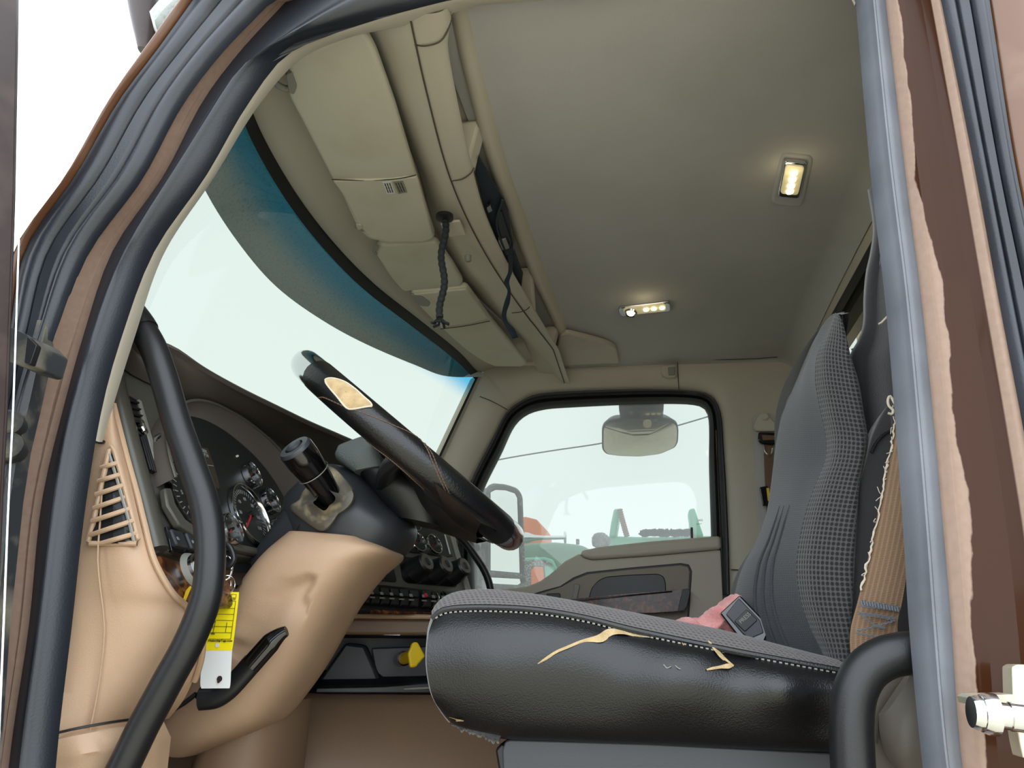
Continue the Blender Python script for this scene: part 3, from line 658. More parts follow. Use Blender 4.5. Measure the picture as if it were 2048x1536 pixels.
# dividers that close the shelf between its openings
for pxa, pxb in (((945, 340), (968, 258)), ((1062, 625), (1068, 552)), ((902, 20), (906, 15)), ((1110, 690), (1118, 662))):
    ya, yb = P(*pxa, z=2.668).y, P(*pxb, z=2.715).y
    p, q = atY(L_, ya), atY(T_, yb); w = .05
    g = MB(); g.prism([p+V((.0, -w/2, .0)), p+V((.0, w/2, 0)), V((q.x, q.y+w/2, 2.725)), V((q.x, q.y-w/2, 2.725))], (-.045, 0, .0))
    g.build('divider', M['beige'], parent=con, bevel=.006)
g = MB(); g.tube([p+V((.002, 0, -.002)) for p in S_], .0016, 6)
g.build('long_seam', M['seam'], parent=con)
for pts in ([(830, 90), (850, 92), (880, 83), (893, 66), (902, 40)], [(903, 362), (925, 358), (942, 346), (948, 336)], [(1024, 626), (1045, 623), (1058, 615), (1062, 606)]):
    pp = []
    for i, (a_, b_) in enumerate(pts):
        t = i/(len(pts)-1); pp.append(P(a_, b_, z=2.660-.014*sin(pi*t)+.006*t))
    MB().tube(pp, .0014, 6, n=16).build('panel_seam', M['seam'], parent=con)
plate([(1112, 700), (1120, 672), (1135, 668), (1168, 676), (1212, 688), (1233, 698), (1240, 727), (1180, 729), (1113, 733)], .02, (0, 0, 1), r=6, z=2.700).build('end_plate', M['beige'], parent=con, bevel=.006, bseg=3)
MB().lathe(P(936, 519, z=2.652), (0, .2, -1), [(.0085, -.01), (.0085, .003), (.006, .006)], 18).build('screw_cap', M['label_grey'], parent=con)
MB().lathe(P(889, 435, z=2.655), (0, 0, -1), [(.020, -.005), (.020, .003), (.014, .005)], 24).build('cord_hole', M['rubber_in'], parent=con)
plate([(880, 447), (920, 443), (932, 470), (893, 475)], .006, (0, 0, 1), r=3, z=2.653).build('moulded_label', M['beige'], parent=con, bevel=.001)

# braided cord hanging from the console, strap hanging from the radio bracket
p0 = P(889, 436, z=2.657); path = [p0+V((.004*sin(i*.5), .003*cos(i*.4), -.247*i/24)) for i in range(25)]
cd = MB(); cd.tube(path, lambda t: .0078+.0007*sin(t*110), 10, n=110)
cord = tag(cd.build('braided_cord', M['cord']), 'short black braided cord hanging from the overhead console', 'cord')
g = MB()
for k in range(6): g.tube([path[-1], path[-1]+V((.012*cos(k), .012*sin(k), -.012)), path[-1]+V((.02*cos(k*1.3), .02*sin(k*1.3), -.016))], .003, 6)
g.build('frayed_end', M['cord'], parent=cord)
ys = 1.62
sp = [(1020, 497, 12), (1021, 520, 9), (1020, 545, 8), (1013, 565, 10), (1018, 582, 6), (1014, 605, 11), (1008, 628, 9), (1011, 645, 8), (1022, 660, 14), (1030, 676, 12)]
A = cr([P(a_-w*.5, b_, y=ys) for a_, b_, w in sp], 50); B = cr([P(a_+w*.5, b_-2, y=ys+.012) for a_, b_, w in sp], 50)
g = MB(); g.grid([A, [p+V((0, .003, 0)) for p in A], [p+V((0, .003, 0)) for p in B], B], cv=True)
tag(g.build('strap', M['strap'], smooth=60), 'black flat strap dangling from the overhead shelf', 'strap')
# radio bracket in the middle shelf
rb = thing('radio_bracket', P(985, 430, z=2.68), 'black radio mounting bracket inside the open middle shelf of the console', 'bracket')
plate([(957, 313), (951, 350), (970, 420), (1000, 500), (1015, 530), (1022, 520), (1027, 488), (1007, 400), (980, 355)], .006, (0, 0, 1), z=2.682).build('back_plate', M['strap'], parent=rb, bevel=.001)
plate([(1028, 500), (1046, 548), (1042, 582), (1032, 560), (1022, 530)], .006, (0, 0, 1), z=2.684).build('blanking_plate', M['strap'], parent=rb, bevel=.001)
plate([(1006, 396), (1000, 420), (991, 448), (997, 470), (1004, 505), (1014, 512), (1022, 486), (1028, 484), (1016, 420)], .008, (0, 0, 1), z=2.672).build('bracket_arm', M['blackp'], parent=rb, bevel=.002)
MB().tube(Zs([(1005, 400), (993, 446), (1001, 478), (1010, 500)], 2.669), .003, 8, n=20).build('wire', M['strap'], parent=rb)
MB().tube(Zs([(1002, 425), (1010, 452), (1020, 482)], 2.669), .003, 8, n=20).build('wire', M['strap'], parent=rb)
plate([(973, 416), (981, 411), (985, 422), (977, 426)], .012, (0, 0, 1), r=2, z=2.667).build('plug', M['chrome'], parent=rb, bevel=.002, label='shiny metal plug')
plate([(996, 482), (1012, 478), (1019, 497), (1004, 501)], .012, (0, 0, 1), r=2, z=2.668).build('tape', M['label_grey'], parent=rb, bevel=.002, label='grey taped bundle')

# ---------------------------------------------------------------- dome lamps in the headliner
def lamp(quad, z, label, leds, spot=None):
    q = [V(p) for p in quad]; c_ = sum(q, V((0, 0)))/4
    lp = thing('dome_lamp', P(c_.x, c_.y, z=z), label, 'lamp', 'dome lamps in the headliner')
    def sh(f, dz, th, name, m, **k):
        pts = [tuple(c_+(p-c_)*f) for p in q]
        return plate(pts, th, (0, 0, 1), r=k.pop('r', 7), z=z-dz).build(name, m, parent=lp, **k)
    sh(1.5, -.004, .02, 'base_pad', M['head'], bevel=.008, bseg=3, r=16)
    sh(1.0, .006, .012, 'chrome_rim', M['chrome'], bevel=.004, bseg=3)
    sh(.82, .0085, .006, 'lens', M['lamp_lens'], bevel=.002)
    for s_ in leds:
        a_ = (q[0].lerp(q[1], .5)).lerp(q[3].lerp(q[2], .5), s_)
        MB().lathe(P(a_.x, a_.y, z=z-.010), (0, 0, -1), [(.0085, -.002), (.008, .003), (.004, .005)], 16).build('led', M['led'], parent=lp)
    return lp, c_, q
lp1, _, _ = lamp([(1569, 323), (1615, 328), (1599, 398), (1555, 394)], 2.728, 'lit dome lamp nearer the doorway, seen upright', (.3, .48, .66, .82))
lp2, c2, q2 = lamp([(1341, 605), (1343, 623), (1240, 634), (1236, 617)], 2.728, 'lit dome lamp farther in above the passenger seat with a round reading light', (.17, .33, .48))
a_ = P(1262, 623.5, z=2.717)
MB().lathe(a_, (-.2, -.3, -1), [(.017, -.004), (.020, .004), (.0165, .010), (.012, .007)], 24).build('reading_light', M['chrome'], parent=lp2)
MB().lathe(a_, (-.2, -.3, -1), [(.012, .004), (.011, .009)], 20).build('bulb', M['led'], parent=lp2)
for c_, e in ((P(1585, 362, z=2.69), .06), (P(1290, 620, z=2.69), .05)):
    ld = bpy.data.lights.new('lamp_light', 'POINT'); ld.energy = e; ld.color = (1, .82, .5); ld.shadow_soft_size = .02
    lo_ = bpy.data.objects.new('lamp_light', ld); COL.objects.link(lo_); lo_.location = c_

# ================================================================ DASHBOARD
DN = V((cos(radians(25)), 0, sin(radians(25)))); D0 = V((-.70, 1.247, 1.966))
def DP(d=0.0): return (D0+DN*d, DN)
def dpt(a_, b_, d=0.0): return PP(a_, b_, *DP(d))
dash = thing('dashboard', (-.72, 1.3, 1.5), 'dark brown and tan dashboard under the windscreen with an overhanging hood', 'dashboard')
zt = 2.195
r1 = [V((-.72, .875, 2.175))]+Zs([(249, 668), (275, 668), (300, 672), (320, 681), (349, 693), (411, 735), (481, 774), (560, 813), (620, 842), (680, 868), (735, 893)], zt)
e = r1[-1]; r1 += [e+V((.03, .25, -.012)), e+V((.10, .50, -.03)), e+V((.10, .72, -.03))]
r2 = [V((-.715, .877, 2.160))]+Zs([(249, 690), (275, 692), (300, 694), (332, 702), (349, 711), (411, 746), (481, 785), (560, 823), (620, 852), (680, 878), (735, 904)], zt-.010)
e = r2[-1]; r2 += [e+V((.03, .25, -.012)), e+V((.10, .50, -.03)), e+V((.10, .72, -.03))]
r3 = [dpt(228, 733), dpt(231, 727), dpt(262, 748), dpt(305, 770), dpt(340, 788), dpt(371, 806), dpt(430, 824), dpt(490, 848), dpt(560, 876), dpt(640, 904), dpt(705, 925)]
e = r3[-1]; r3 += [e+V((.04, .22, -.01)), e+V((.14, .45, -.03)), e+V((.14, .66, -.03))]
A, B, C_ = cr(r1, 80), cr(r2, 80), cr(r3, 80)
far = [V((-1.00, p.y, 2.10)) for p in A]
rows = [far]+[[p.lerp(q, k/6)+V((0, 0, .02*sin(pi*k/6))) for p, q in zip(far, A)] for k in range(1, 6)]+[A]
rows += [[p.lerp(q, .5)+V((.006, 0, 0)) for p, q in zip(A, B)], B]
g = MB(); g.grid(rows); g.build('top_pad', M['dash'], parent=dash, smooth=60)
rows = [B]+[[p.lerp(q, k/8)+V((.015*sin(pi*k/8), 0, .004*sin(pi*k/8))) for p, q in zip(B, C_)] for k in range(1, 8)]+[C_]
g = MB(); g.grid(rows); g.build('hood_underside', M['dash'], parent=dash, smooth=60)
# grey brown face panel with a rounded left border
face = [(228, 726), (262, 745), (305, 767), (340, 785), (371, 803), (430, 821), (490, 846), (560, 873), (640, 901), (705, 922), (720, 1000), (720, 1130), (560, 1125), (470, 1110), (452, 1085), (400, 1118), (345, 1106), (322, 1103), (308, 1112), (290, 1045), (262, 935), (236, 835), (222, 748)]
plate(face, .03, -DN, plane=DP(-.004)).build('face_panel', M['face'], parent=dash, bevel=.003)
g = MB(); pth = [dpt(a_, b_, -.006) for a_, b_ in [(224, 735), (229, 775), (238, 815), (252, 870), (268, 930), (284, 990), (298, 1045), (312, 1102)]]
g.tube(pth, .0165, 16, n=40); g.build('rounded_border', M['face'], parent=dash)
# dark back of the instrument bay and the arched bezel
bay = [(322, 838), (345, 820), (371, 810), (420, 818), (480, 852), (545, 908), (598, 985), (622, 1070), (600, 1115), (520, 1098), (470, 1088), (430, 1075), (388, 1050), (360, 1015), (343, 975), (334, 930), (318, 900)]
ic = thing('instrument_cluster', dpt(470, 980), 'dark instrument cluster with chrome ringed gauges behind the steering wheel', 'instrument cluster')
plate(bay, .01, -DN, plane=DP(.003)).build('back_panel', M['dial'], parent=ic, bevel=.001)
arch = [dpt(a_, b_, .012) for a_, b_ in [(332, 965), (322, 930), (316, 895), (318, 858), (336, 826), (371, 809), (410, 814), (440, 827), (480, 850), (547, 908), (598, 985), (622, 1065)]]
arch2 = [dpt(a_, b_, .004) for a_, b_ in [(345, 960), (336, 932), (331, 900), (333, 872), (346, 846), (371, 832), (405, 838), (435, 852), (470, 876), (530, 934), (575, 1005), (600, 1070)]]
A, B = cr(arch, 60), cr(arch2, 60)
g = MB(); g.grid([[p-DN*.02 for p in A], [p+DN*.012 for p in A], [p+DN*.016+(q-p)*.08 for p, q in zip(A, B)], [p.lerp(q, .4) for p, q in zip(A, B)], B, [q-DN*.01 for q in B]])
g.build('arched_bezel', M['dash'], parent=ic, smooth=50)
g = MB(); g.tube([p+DN*.016 for p in A], .0028, 8); g.build('bezel_rim', M['face'], parent=ic)
low = [(343, 975), (352, 1008), (372, 1038), (400, 1058), (440, 1074), (470, 1085), (525, 1097), (600, 1114), (598, 1122), (500, 1104), (450, 1092), (395, 1072), (360, 1050), (336, 1010), (330, 975)]
plate(low, .012, DN, plane=DP(.0)).build('lower_bezel', M['face'], parent=ic, bevel=.003)
U_, W_, _n = frame(DN)     # U_ runs across the cab, W_ runs up the face
def gauge(parent, c_, r, ring=.10, n_=DN, needle=None, marks=0, num=None, depth=.012):
    u, w, nn = frame(n_)
    gg = MB(); gg.lathe(c_, nn, [(r*.98, .001), (r*.98, .003)], 40)
    o = gg.build('gauge', M['dial'], parent=parent)
    gg = MB(); gg.lathe(c_, nn, [(r*1.0, 0), (r*(1+ring), 0), (r*(1+ring), depth*.6), (r*(1+ring*.7), depth), (r*(1+ring*.2), depth), (r*.97, depth*.5), (r*.97, .002)], 44, cap=False); gg.build('chrome_ring', M['chrome'], parent=o, smooth=40)
    if marks:
        gg = MB()
        for k in range(marks):
            a_ = radians(225-270*k/(marks-1)); d = u*cos(a_)+w*sin(a_); t = nn.cross(d)
            q = c_+nn*.0034; l0, l1 = r*.74, r*.88
            gg.prism([q+d*l0-t*r*.014, q+d*l1-t*r*.014, q+d*l1+t*r*.014, q+d*l0+t*r*.014], nn*.0006)
        gg.build('scale_marks', M['grey_mark'], parent=o, smooth=0)
    if num:
        for k, s_ in enumerate(num):
            a_ = radians(225-270*k/(len(num)-1)); d = u*cos(a_)+w*sin(a_)
            txt(s_, c_+nn*.0036+d*r*.56, u, w, r*.17, M['grey_mark'], o, 'numerals')
    if needle is not None:
        a_ = radians(needle); d = u*cos(a_)+w*sin(a_); t = nn.cross(d); q = c_+nn*.006; gg = MB()
        gg.prism([q-d*r*.1-t*r*.03, q+d*r*.8-t*r*.012, q+d*r*.8+t*r*.012, q-d*r*.1+t*r*.03], nn*.002); gg.build('needle', M['red'], parent=o, smooth=0)
        gg = MB(); gg.lathe(c_+nn*.003, nn, [(r*.1, 0), (r*.1, .008)], 16); gg.build('needle_hub', M['blackp'], parent=o)
    return o
gauge(ic, dpt(385, 995, .004), .060, ring=.035, depth=.007, needle=228, marks=25, num=['0', '5', '10', '15', '20', '25', '30'])
gauge(ic, dpt(496, 1032, .004), .057, ring=.06, depth=.010, needle=222, marks=33, num=['0', '20', '40', '60', '80', '100', '120'])
gauge(ic, dpt(331, 897, .006), .0245, marks=7); gauge(ic, dpt(499, 953, .004), .0245, marks=7, needle=200)
gauge(ic, dpt(536, 1005, .004), .0245, marks=7, needle=210); gauge(ic, dpt(456, 1062, .010), .0255, marks=7, needle=215)
gauge(ic, dpt(548, 1050, .004), .010)
MB().lathe(dpt(473, 913, .003), DN, [(.0022, 0), (.002, .004)], 10).build('warning_light', M['white'], parent=ic)
d_ = plate([(398, 893), (416, 897), (428, 930), (440, 975), (436, 978), (428, 972), (410, 930)], .002, DN, plane=DP(.003)).build('display', M['amber'], parent=ic)
txt('100K', dpt(408, 902, .0056), U_, W_, .010, M['grey_mark'], d_, 'readout'); txt('P.M', dpt(413, 911, .0056), U_, W_, .009, M['grey_mark'], d_, 'readout')
plate([(414, 929), (427, 931), (427.5, 932.5), (414.5, 930.5)], .001, DN, plane=DP(.0054)).build('divider_line', M['grey_mark'], parent=d_)
# outlet louvre in the face panel left of the cluster
av = thing('air_vent', dpt(285, 870), 'narrow black air vent set upright in the grey bezel left of the gauges', 'air vent')
sl = [(250, 786), (275, 800), (293, 865), (317, 949), (297, 940), (277, 872)]
plate(sl, .012, -DN, plane=DP(.0005)).build('slot', M['gloss'], parent=av, bevel=.001)
for k in range(3):
    t = (k+1)/4; p = [V((279, 876)).lerp(V((294, 869)), t), V((297, 938)).lerp(V((315, 946)), t)]
    MB().tube([dpt(q.x, q.y, .003) for q in p], .0022, 8).build('vane', M['blackp'], parent=av)
for k in range(5):
    p = [V((256+k*4.2, 800+k*14)), V((277+k*3.6, 806+k*13))]
    MB().tube([dpt(q.x, q.y, .002) for q in p], .002, 8).build('vane', M['blackp'], parent=av)
MB().tube([dpt(281, 843, .004), dpt(286, 856, .006), dpt(291, 866, .004)], .0045, 10, n=10).build('thumb_wheel', M['chrome'], parent=av, label='shiny thumb wheel')
plate([(277, 797), (284, 801), (303, 866), (328, 951), (318, 951), (294, 866)], .006, DN, plane=DP(-.002)).build('bevelled_edge', M['label_grey'], parent=av, bevel=.002)
# rocker switches below the cluster
sb = thing('switch_panel', dpt(372, 1085), 'row of dark rocker switches below the gauge left of the steering column', 'switch panel')
plate([(333, 1052), (398, 1064), (470, 1085), (470, 1132), (400, 1117), (344, 1101)], .012, -DN, plane=DP(.0005)).build('recess', M['gloss'], parent=sb, bevel=.001)
for x0, y0 in ((342, 1056), (372, 1063), (396, 1068), (420, 1075)):
    q = [(x0, y0), (x0+24, y0+6), (x0+37, y0+40), (x0+13, y0+34)]
    s_ = plate(q, .012, DN, plane=DP(-.004)).build('rocker_switch', M['column'], parent=sb, bevel=.003)
    plate([(x0+12, y0+17), (x0+15, y0+18), (x0+18, y0+24), (x0+14, y0+23)], .001, DN, plane=DP(.0085)).build('symbol', M['grey_mark'], parent=s_)
plate([(396, 1116), (460, 1124), (560, 1130), (560, 1170), (460, 1168), (440, 1150), (420, 1140)], .004, -DN, plane=DP(-.008)).build('open_pocket', M['gloss'], parent=dash)
# burl wood trim with the ignition switch
wt = plate([(307, 1115), (322, 1107), (339, 1113), (400, 1123), (470, 1135), (470, 1212), (420, 1216), (382, 1211), (364, 1206), (344, 1184), (324, 1151)], .014, -DN, plane=DP(.006))
wt.build('wood_trim', M['wood'], parent=dash, bevel=.010, bseg=3)
ig = thing('ignition_switch', dpt(384, 1142), 'chrome ringed ignition switch with a key in the wood trim', 'ignition switch')
MB().lathe(dpt(384, 1141, .006), DN, [(.027, 0), (.025, .004), (.021, .007), (.0185, .008), (.017, .004)], 36, cap=False).build('bezel', M['label_grey'], parent=ig, smooth=50)
MB().lathe(dpt(384, 1141, .006), DN, [(.021, .006), (.021, .012), (.0165, .012), (.0165, .004), (.0165, .003)], 32).build('ring', M['chrome'], parent=ig, smooth=40)
c_ = dpt(386, 1140, .012); MB().prism([c_-U_*.004-W_*.010, c_+U_*.004-W_*.010, c_+U_*.004+W_*.010, c_-U_*.004+W_*.010], DN*.045).build('key', M['white'], parent=ig, bevel=.002, label='pale key blade')
p = plate([(374, 1180), (381, 1172), (383, 1174), (371, 1203), (367, 1204)], .002, DN, plane=DP(.008)).build('yellow_mark', M['yellow'], parent=dash)
# tan end panel with the demister grille
eR = [(214, 772), (224, 810), (236, 858), (252, 920), (270, 985), (286, 1050), (303, 1115), (322, 1155), (345, 1190), (370, 1213), (398, 1250), (402, 1300), (390, 1350), (367, 1400), (338, 1437)]
eL = [(206, 812), (199, 842), (187, 880), (178, 950), (168, 1010), (158, 1070), (150, 1110), (143, 1190), (137, 1250), (131, 1300), (126, 1340), (121, 1390), (116, 1430), (112, 1462), (110, 1476)]
def ez(i): return .87
L3 = [P(a_, b_, y=.885) for a_, b_ in eL]
R3 = []
for i, (a_, b_) in enumerate(eR):
    q = dpt(a_, b_, .006) if i < 10 else None
    if q is None: q = P(a_, b_, y=R3[9].y+(.02*(i-9)))
    R3.append(q)
def endpanel(t, s):
    """t from top to bottom, s from the door edge to the bezel"""
    k = t*(len(LA)-1); i = min(int(k), len(LA)-2); f = k-i
    p, q = LA[i].lerp(LA[i+1], f), RA[i].lerp(RA[i+1], f)
    return p.lerp(q, s)+V((.02*sin(pi*s), -.012*sin(pi*s), 0))
LA, RA = cr(L3, 70), cr(R3, 70)
rows = [[p.lerp(q, k/12)+V((.02*sin(pi*k/12), -.012*sin(pi*k/12), 0)) for k in range(13)] for p, q in zip(LA, RA)]
rows2 = [[p+V((-.03, .015, 0)) for p in [r[-1]]]+[] for r in rows]
rows = [[r[0]+V((-.02, .02, 0))]+r+[r[-1]+V((-.025, .01, 0))] for r in rows]
g = MB(); g.grid(rows); g.build('tan_end_panel', M['tan'], parent=dash, smooth=80)
# edge bead along the bezel
g = MB(); g.tube([p+V((.004, -.002, 0)) for p in RA[4:60]], .004, 8); g.build('edge_bead', M['tan'], parent=dash)
def epx(a_, b_, d=0.0):
    """the point of the end panel seen in direction (a_, b_), lifted d"""
    best = None
    for i in range(len(LA)-1):
        for s in range(13):
            q = endpanel(i/(len(LA)-1), s/12); v = q-CAM; z = v.dot(FW)
            e_ = (1024+FPX*v.dot(RT)/z-a_)**2+(768-FPX*v.dot(UP)/z-b_)**2
            if best is None or e_ < best[0]: best = (e_, q)
    q = best[1]; t = (q-CAM).dot(FW)/ray(a_, b_).dot(FW)
    return CAM+ray(a_, b_)*(t-d)
vt = thing('air_vent', epx(225, 1000), 'tan slatted demister grille at the end of the dashboard beside the doorway', 'air vent')
op = [(223, 893), (229, 902), (240, 940), (252, 985), (264, 1030), (276, 1078), (274, 1087), (180, 1087), (177, 1082), (188, 1040), (200, 985), (212, 930), (219, 899)]
lf = [(222, 895), (219, 899), (216, 914), (212, 930), (206, 957), (200, 985), (194, 1012), (188, 1040), (182, 1062), (178, 1078), (178, 1087)]
rt = [(224, 895), (229, 902), (235, 921), (240, 940), (246, 962), (252, 985), (258, 1008), (264, 1030), (270, 1054), (275, 1074), (275, 1087)]
g = MB(); g.grid([[epx(a0+(a1-a0)*k/4, b0+(b1-b0)*k/4, .005) for k in range(5)] for (a0, b0), (a1, b1) in zip(lf, rt)]); g.build('dark_opening', M['rubber_in'], parent=vt, smooth=0)
g = MB(); g.tube([epx(a_, b_, .007) for a_, b_ in op]+[], .0035, 8, closed=True); g.build('grille_rim', M['tan'], parent=vt)
slats = [((203, 935), (238, 925)), ((197, 962), (243, 948)), ((192, 989), (248, 970)), ((188, 1016), (254, 993)), ((184, 1042), (260, 1017)), ((180, 1070), (267, 1041)), ((205, 1086), (274, 1066))]
for (a0, b0), (a1, b1) in slats:
    MB().tube([epx(a0, b0, .008), epx((a0+a1)/2, (b0+b1)/2, .010), epx(a1, b1, .008)], .0034, 8, n=8).build('slat', M['tan'], parent=vt)
g = MB(); g.tube([epx(a_, b_, .007) for a_, b_ in [(218, 908), (231, 948), (246, 1000), (260, 1050), (268, 1084)]], .0022, 6, n=16); g.build('inner_rib', M['label_grey'], parent=vt)
MB().tube([epx(a_, b_, .002) for a_, b_ in [(187, 880), (200, 884), (208, 884)]], .0025, 6).build('joint', M['rubber_in'], parent=dash)
MB().tube([p+V((.006, -.006, 0)) for p in [endpanel(t/20, .22) for t in range(6, 21)]], .0012, 8).build('moulded_ridge', M['tan'], parent=dash)
# lower tan kick panel and its joint
kA = [P(112, 1474, y=.89), P(160, 1463, y=.90), P(230, 1450, y=.93), P(300, 1440, y=.98), P(334, 1432, y=1.02)]
kB = [P(106, 1520, y=.885), P(165, 1508, y=.895), P(235, 1495, y=.925), P(305, 1478, y=.975), P(338, 1466, y=1.02)]
A, B = cr(kA, 30), cr(kB, 30); Cc = [p+V((.0, .02, -.3)) for p in B]
g = MB(); g.grid([[p+V((-.06, .03, 0)) for p in A], [p+V((-.008, 0, 0)) for p in A], [p+V((.0, -.008, -.004)) for p in A], B, [p+V((0, .006, -.006)) for p in B], Cc])
g.build('kick_panel', M['tan'], parent=dash, smooth=50)
MB().tube([p+V((.0, -.008, .004)) for p in A], .0016, 6).build('kick_joint', M['rubber_in'], parent=dash)
# lower dash: pads, storage bin, floor tunnel
LN = V((-.16, -1, 0)).normalized()
def lyr(px): return 1.62+(px-600)/300*.12      # the lower dash stands square to the driver, a little nearer on the left
def lp_(pts, d=0.0): return [P(a_, b_, y=lyr(a_)-d) for a_, b_ in pts]
def lplate(pts, d, th, name, m, parent, **k):
    b = MB(); b.prism(lp_(pts, d), (0, th, 0)); return b.build(name, m, parent=parent, **k)
lplate([(560, 1225), (720, 1226), (1000, 1232), (1100, 1238), (1100, 1245), (1000, 1240), (720, 1237), (560, 1238)], .03, .06, 'shelf_edge', M['tan'], dash, bevel=.004)
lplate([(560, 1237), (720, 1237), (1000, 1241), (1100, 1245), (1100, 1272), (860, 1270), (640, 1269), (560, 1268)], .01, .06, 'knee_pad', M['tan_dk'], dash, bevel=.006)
bn = thing('storage_bin', P(740, 1385, y=1.75), 'black moulded storage recess under the middle of the dashboard', 'storage bin')
g = MB(); g.grid([lp_([(545, 1268), (1000, 1272)], 0), [p+V((-.0, .16, -.0)) for p in lp_([(560, 1275), (1000, 1278)], 0)], [p+V((0, .16, 0)) for p in lp_([(560, 1345), (1000, 1345)], 0)], lp_([(540, 1404), (1000, 1392)], 0)])
g.build('back_panel', M['blackp'], parent=bn, smooth=0)
lplate([(742, 1296), (850, 1292), (1000, 1290), (1000, 1350), (766, 1356), (752, 1346)], -.10, .01, 'cover_plate', M['column'], bn, bevel=.003)
lplate([(690, 1285), (730, 1290), (762, 1366), (640, 1372), (632, 1368)], -.09, .02, 'side_wedge', M['column'], bn, bevel=.01)
lplate([(632, 1374), (770, 1371), (880, 1362), (1000, 1358), (1000, 1388), (880, 1388), (628, 1388)], .0, .04, 'front_lip', M['blackp'], bn, bevel=.004)
lplate([(805, 1376), (862, 1373), (864, 1378), (808, 1381)], .006, .01, 'lip_catch', M['label_grey'], bn, bevel=.002)
tn = thing('floor_tunnel', (-.5, 1.72, 1.22), 'tan moulded floor tunnel below the black storage recess', 'floor tunnel')
b1 = lp_([(300, 1400), (470, 1398), (560, 1392), (610, 1388), (870, 1390), (1100, 1392)], .0); b2 = lp_([(300, 1428), (470, 1425), (560, 1416), (612, 1408), (870, 1411), (1100, 1413)], .035)
b3 = [P(a_, b_, y=lyr(a_)-.10) for a_, b_ in [(300, 1545), (470, 1540), (560, 1536), (612, 1536), (870, 1536), (1100, 1536)]]; b4 = [V((p.x, p.y-.06, 1.20)) for p in b3]
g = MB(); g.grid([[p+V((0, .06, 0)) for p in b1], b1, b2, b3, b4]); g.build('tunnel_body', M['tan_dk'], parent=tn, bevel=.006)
# yellow pull knob
kb = thing('pull_knob', P(805, 1318, y=1.70), 'yellow pull knob sticking out of the black storage recess', 'knob')
q0, q1, q2 = P(800, 1319, y=1.76), P(808, 1317, y=1.71), P(832, 1309, y=1.62)
MB().tube([q0, q1], .016, 16).build('collar', M['gloss'], parent=kb)
MB().tube([q1, q2], .0125, 16).build('stem', M['yellow'], parent=kb)
d = (q2-q1).normalized(); u = V((0, 0, 1)); s_ = d.cross(u).normalized()
MB().prism([q2+u*.024+s_*.0, q2-s_*.018-u*.004, q2-u*.026+s_*.002, q2-u*.026+s_*.014, q2+s_*.020-u*.0, q2+u*.024+s_*.011], d*.012).build('paddle', M['yellow'], parent=kb, bevel=.004, bseg=3)

# ---------------------------------------------------------------- centre switch panel angled to the driver
CNn = V((cos(radians(25))*cos(radians(20)), -sin(radians(20)), sin(radians(25))))
C0 = P(835, 1086, y=1.80)
def CP(d=0.0): return (C0+CNn*d, CNn)
def cpt(a_, b_, d=0.0): return PP(a_, b_, *CP(d))
def cplate(pts, d, th, name, m, parent, r=0, **k): return plate(pts, th, CNn, r=r, plane=CP(d)).build(name, m, parent=parent, **k)
cp = thing('center_panel', cpt(820, 1150), 'grey brown centre dash panel with gauges, climate knobs and rocker switches', 'control panel')
cplate([(735, 1010), (885, 1040), (905, 1080), (938, 1185), (944, 1202), (690, 1176), (700, 1140)], -.02, .02, 'panel', M['face'], cp, bevel=.004)
cplate([(903, 1068), (909, 1068), (946, 1186), (948, 1200), (938, 1192)], -.02, .026, 'side_edge', M['label_grey'], cp, bevel=.005)
cplate([(800, 1040), (880, 1056), (886, 1058), (906, 1112), (896, 1114), (790, 1100)], .0, .003, 'gauge_field', M['dial'], cp, bevel=.002)
for a_, b_, r in ((800, 1085, .021), (833.5, 1085, .024), (866, 1090, .024), (826, 1048, .02)):
    gauge(cp, cpt(a_, b_, .003), r, ring=.2, depth=.008, n_=CNn, marks=7, needle=205)
cplate([(889, 1069), (891, 1069), (902, 1108), (899.5, 1108)], .0, .004, 'bright_strip', M['white'], cp)
cplate([(798, 1112), (905, 1123), (914, 1170), (912, 1174), (816, 1166), (806, 1158)], .0, .002, 'knob_recess', M['gloss'], cp, r=4)
u, w, nn = frame(CNn)
for a_, b_ in ((826, 1142), (866, 1146), (903, 1149)):
    k_ = MB().lathe(cpt(a_, b_, 0)-u*.0, CNn, [(.029, .0), (.028, .016), (.0245, .032), (.0245, .042), (.021, .046)], 32).build('knob', M['blackp'], parent=cp)
    q = cpt(a_, b_, 0)
    MB().lathe(q, CNn, [(.0205, .0455), (.0195, .0475), (.012, .0478)], 28).build('knob_face', M['seat_trim'], parent=k_)
    MB().lathe(q, CNn, [(.011, .0455), (.0095, .050), (.005, .0515)], 20).build('knob_center', M['column'], parent=k_)
    for t in range(5):
        an = radians(150+t*60); MB().lathe(q+(u*cos(an)+w*sin(an))*.0165, CNn, [(.0014, .0455), (.0014, .0468)], 8).build('knob_mark', M['grey_mark'], parent=k_)
cplate([(738, 1120), (783, 1119), (794, 1163), (740, 1158)], .0, .004, 'radio_face', M['dial'], cp, r=3)
cplate([(764, 1131), (766, 1130), (770, 1146), (768, 1147)], .004, .002, 'bright_mark', M['white'], cp); cplate([(771, 1128), (774, 1127), (779, 1145), (776, 1146)], .004, .002, 'bright_mark', M['white'], cp)
cplate([(770, 1152), (776, 1152), (777, 1158), (771, 1158)], .004, .001, 'dark_mark', M['gloss'], cp)
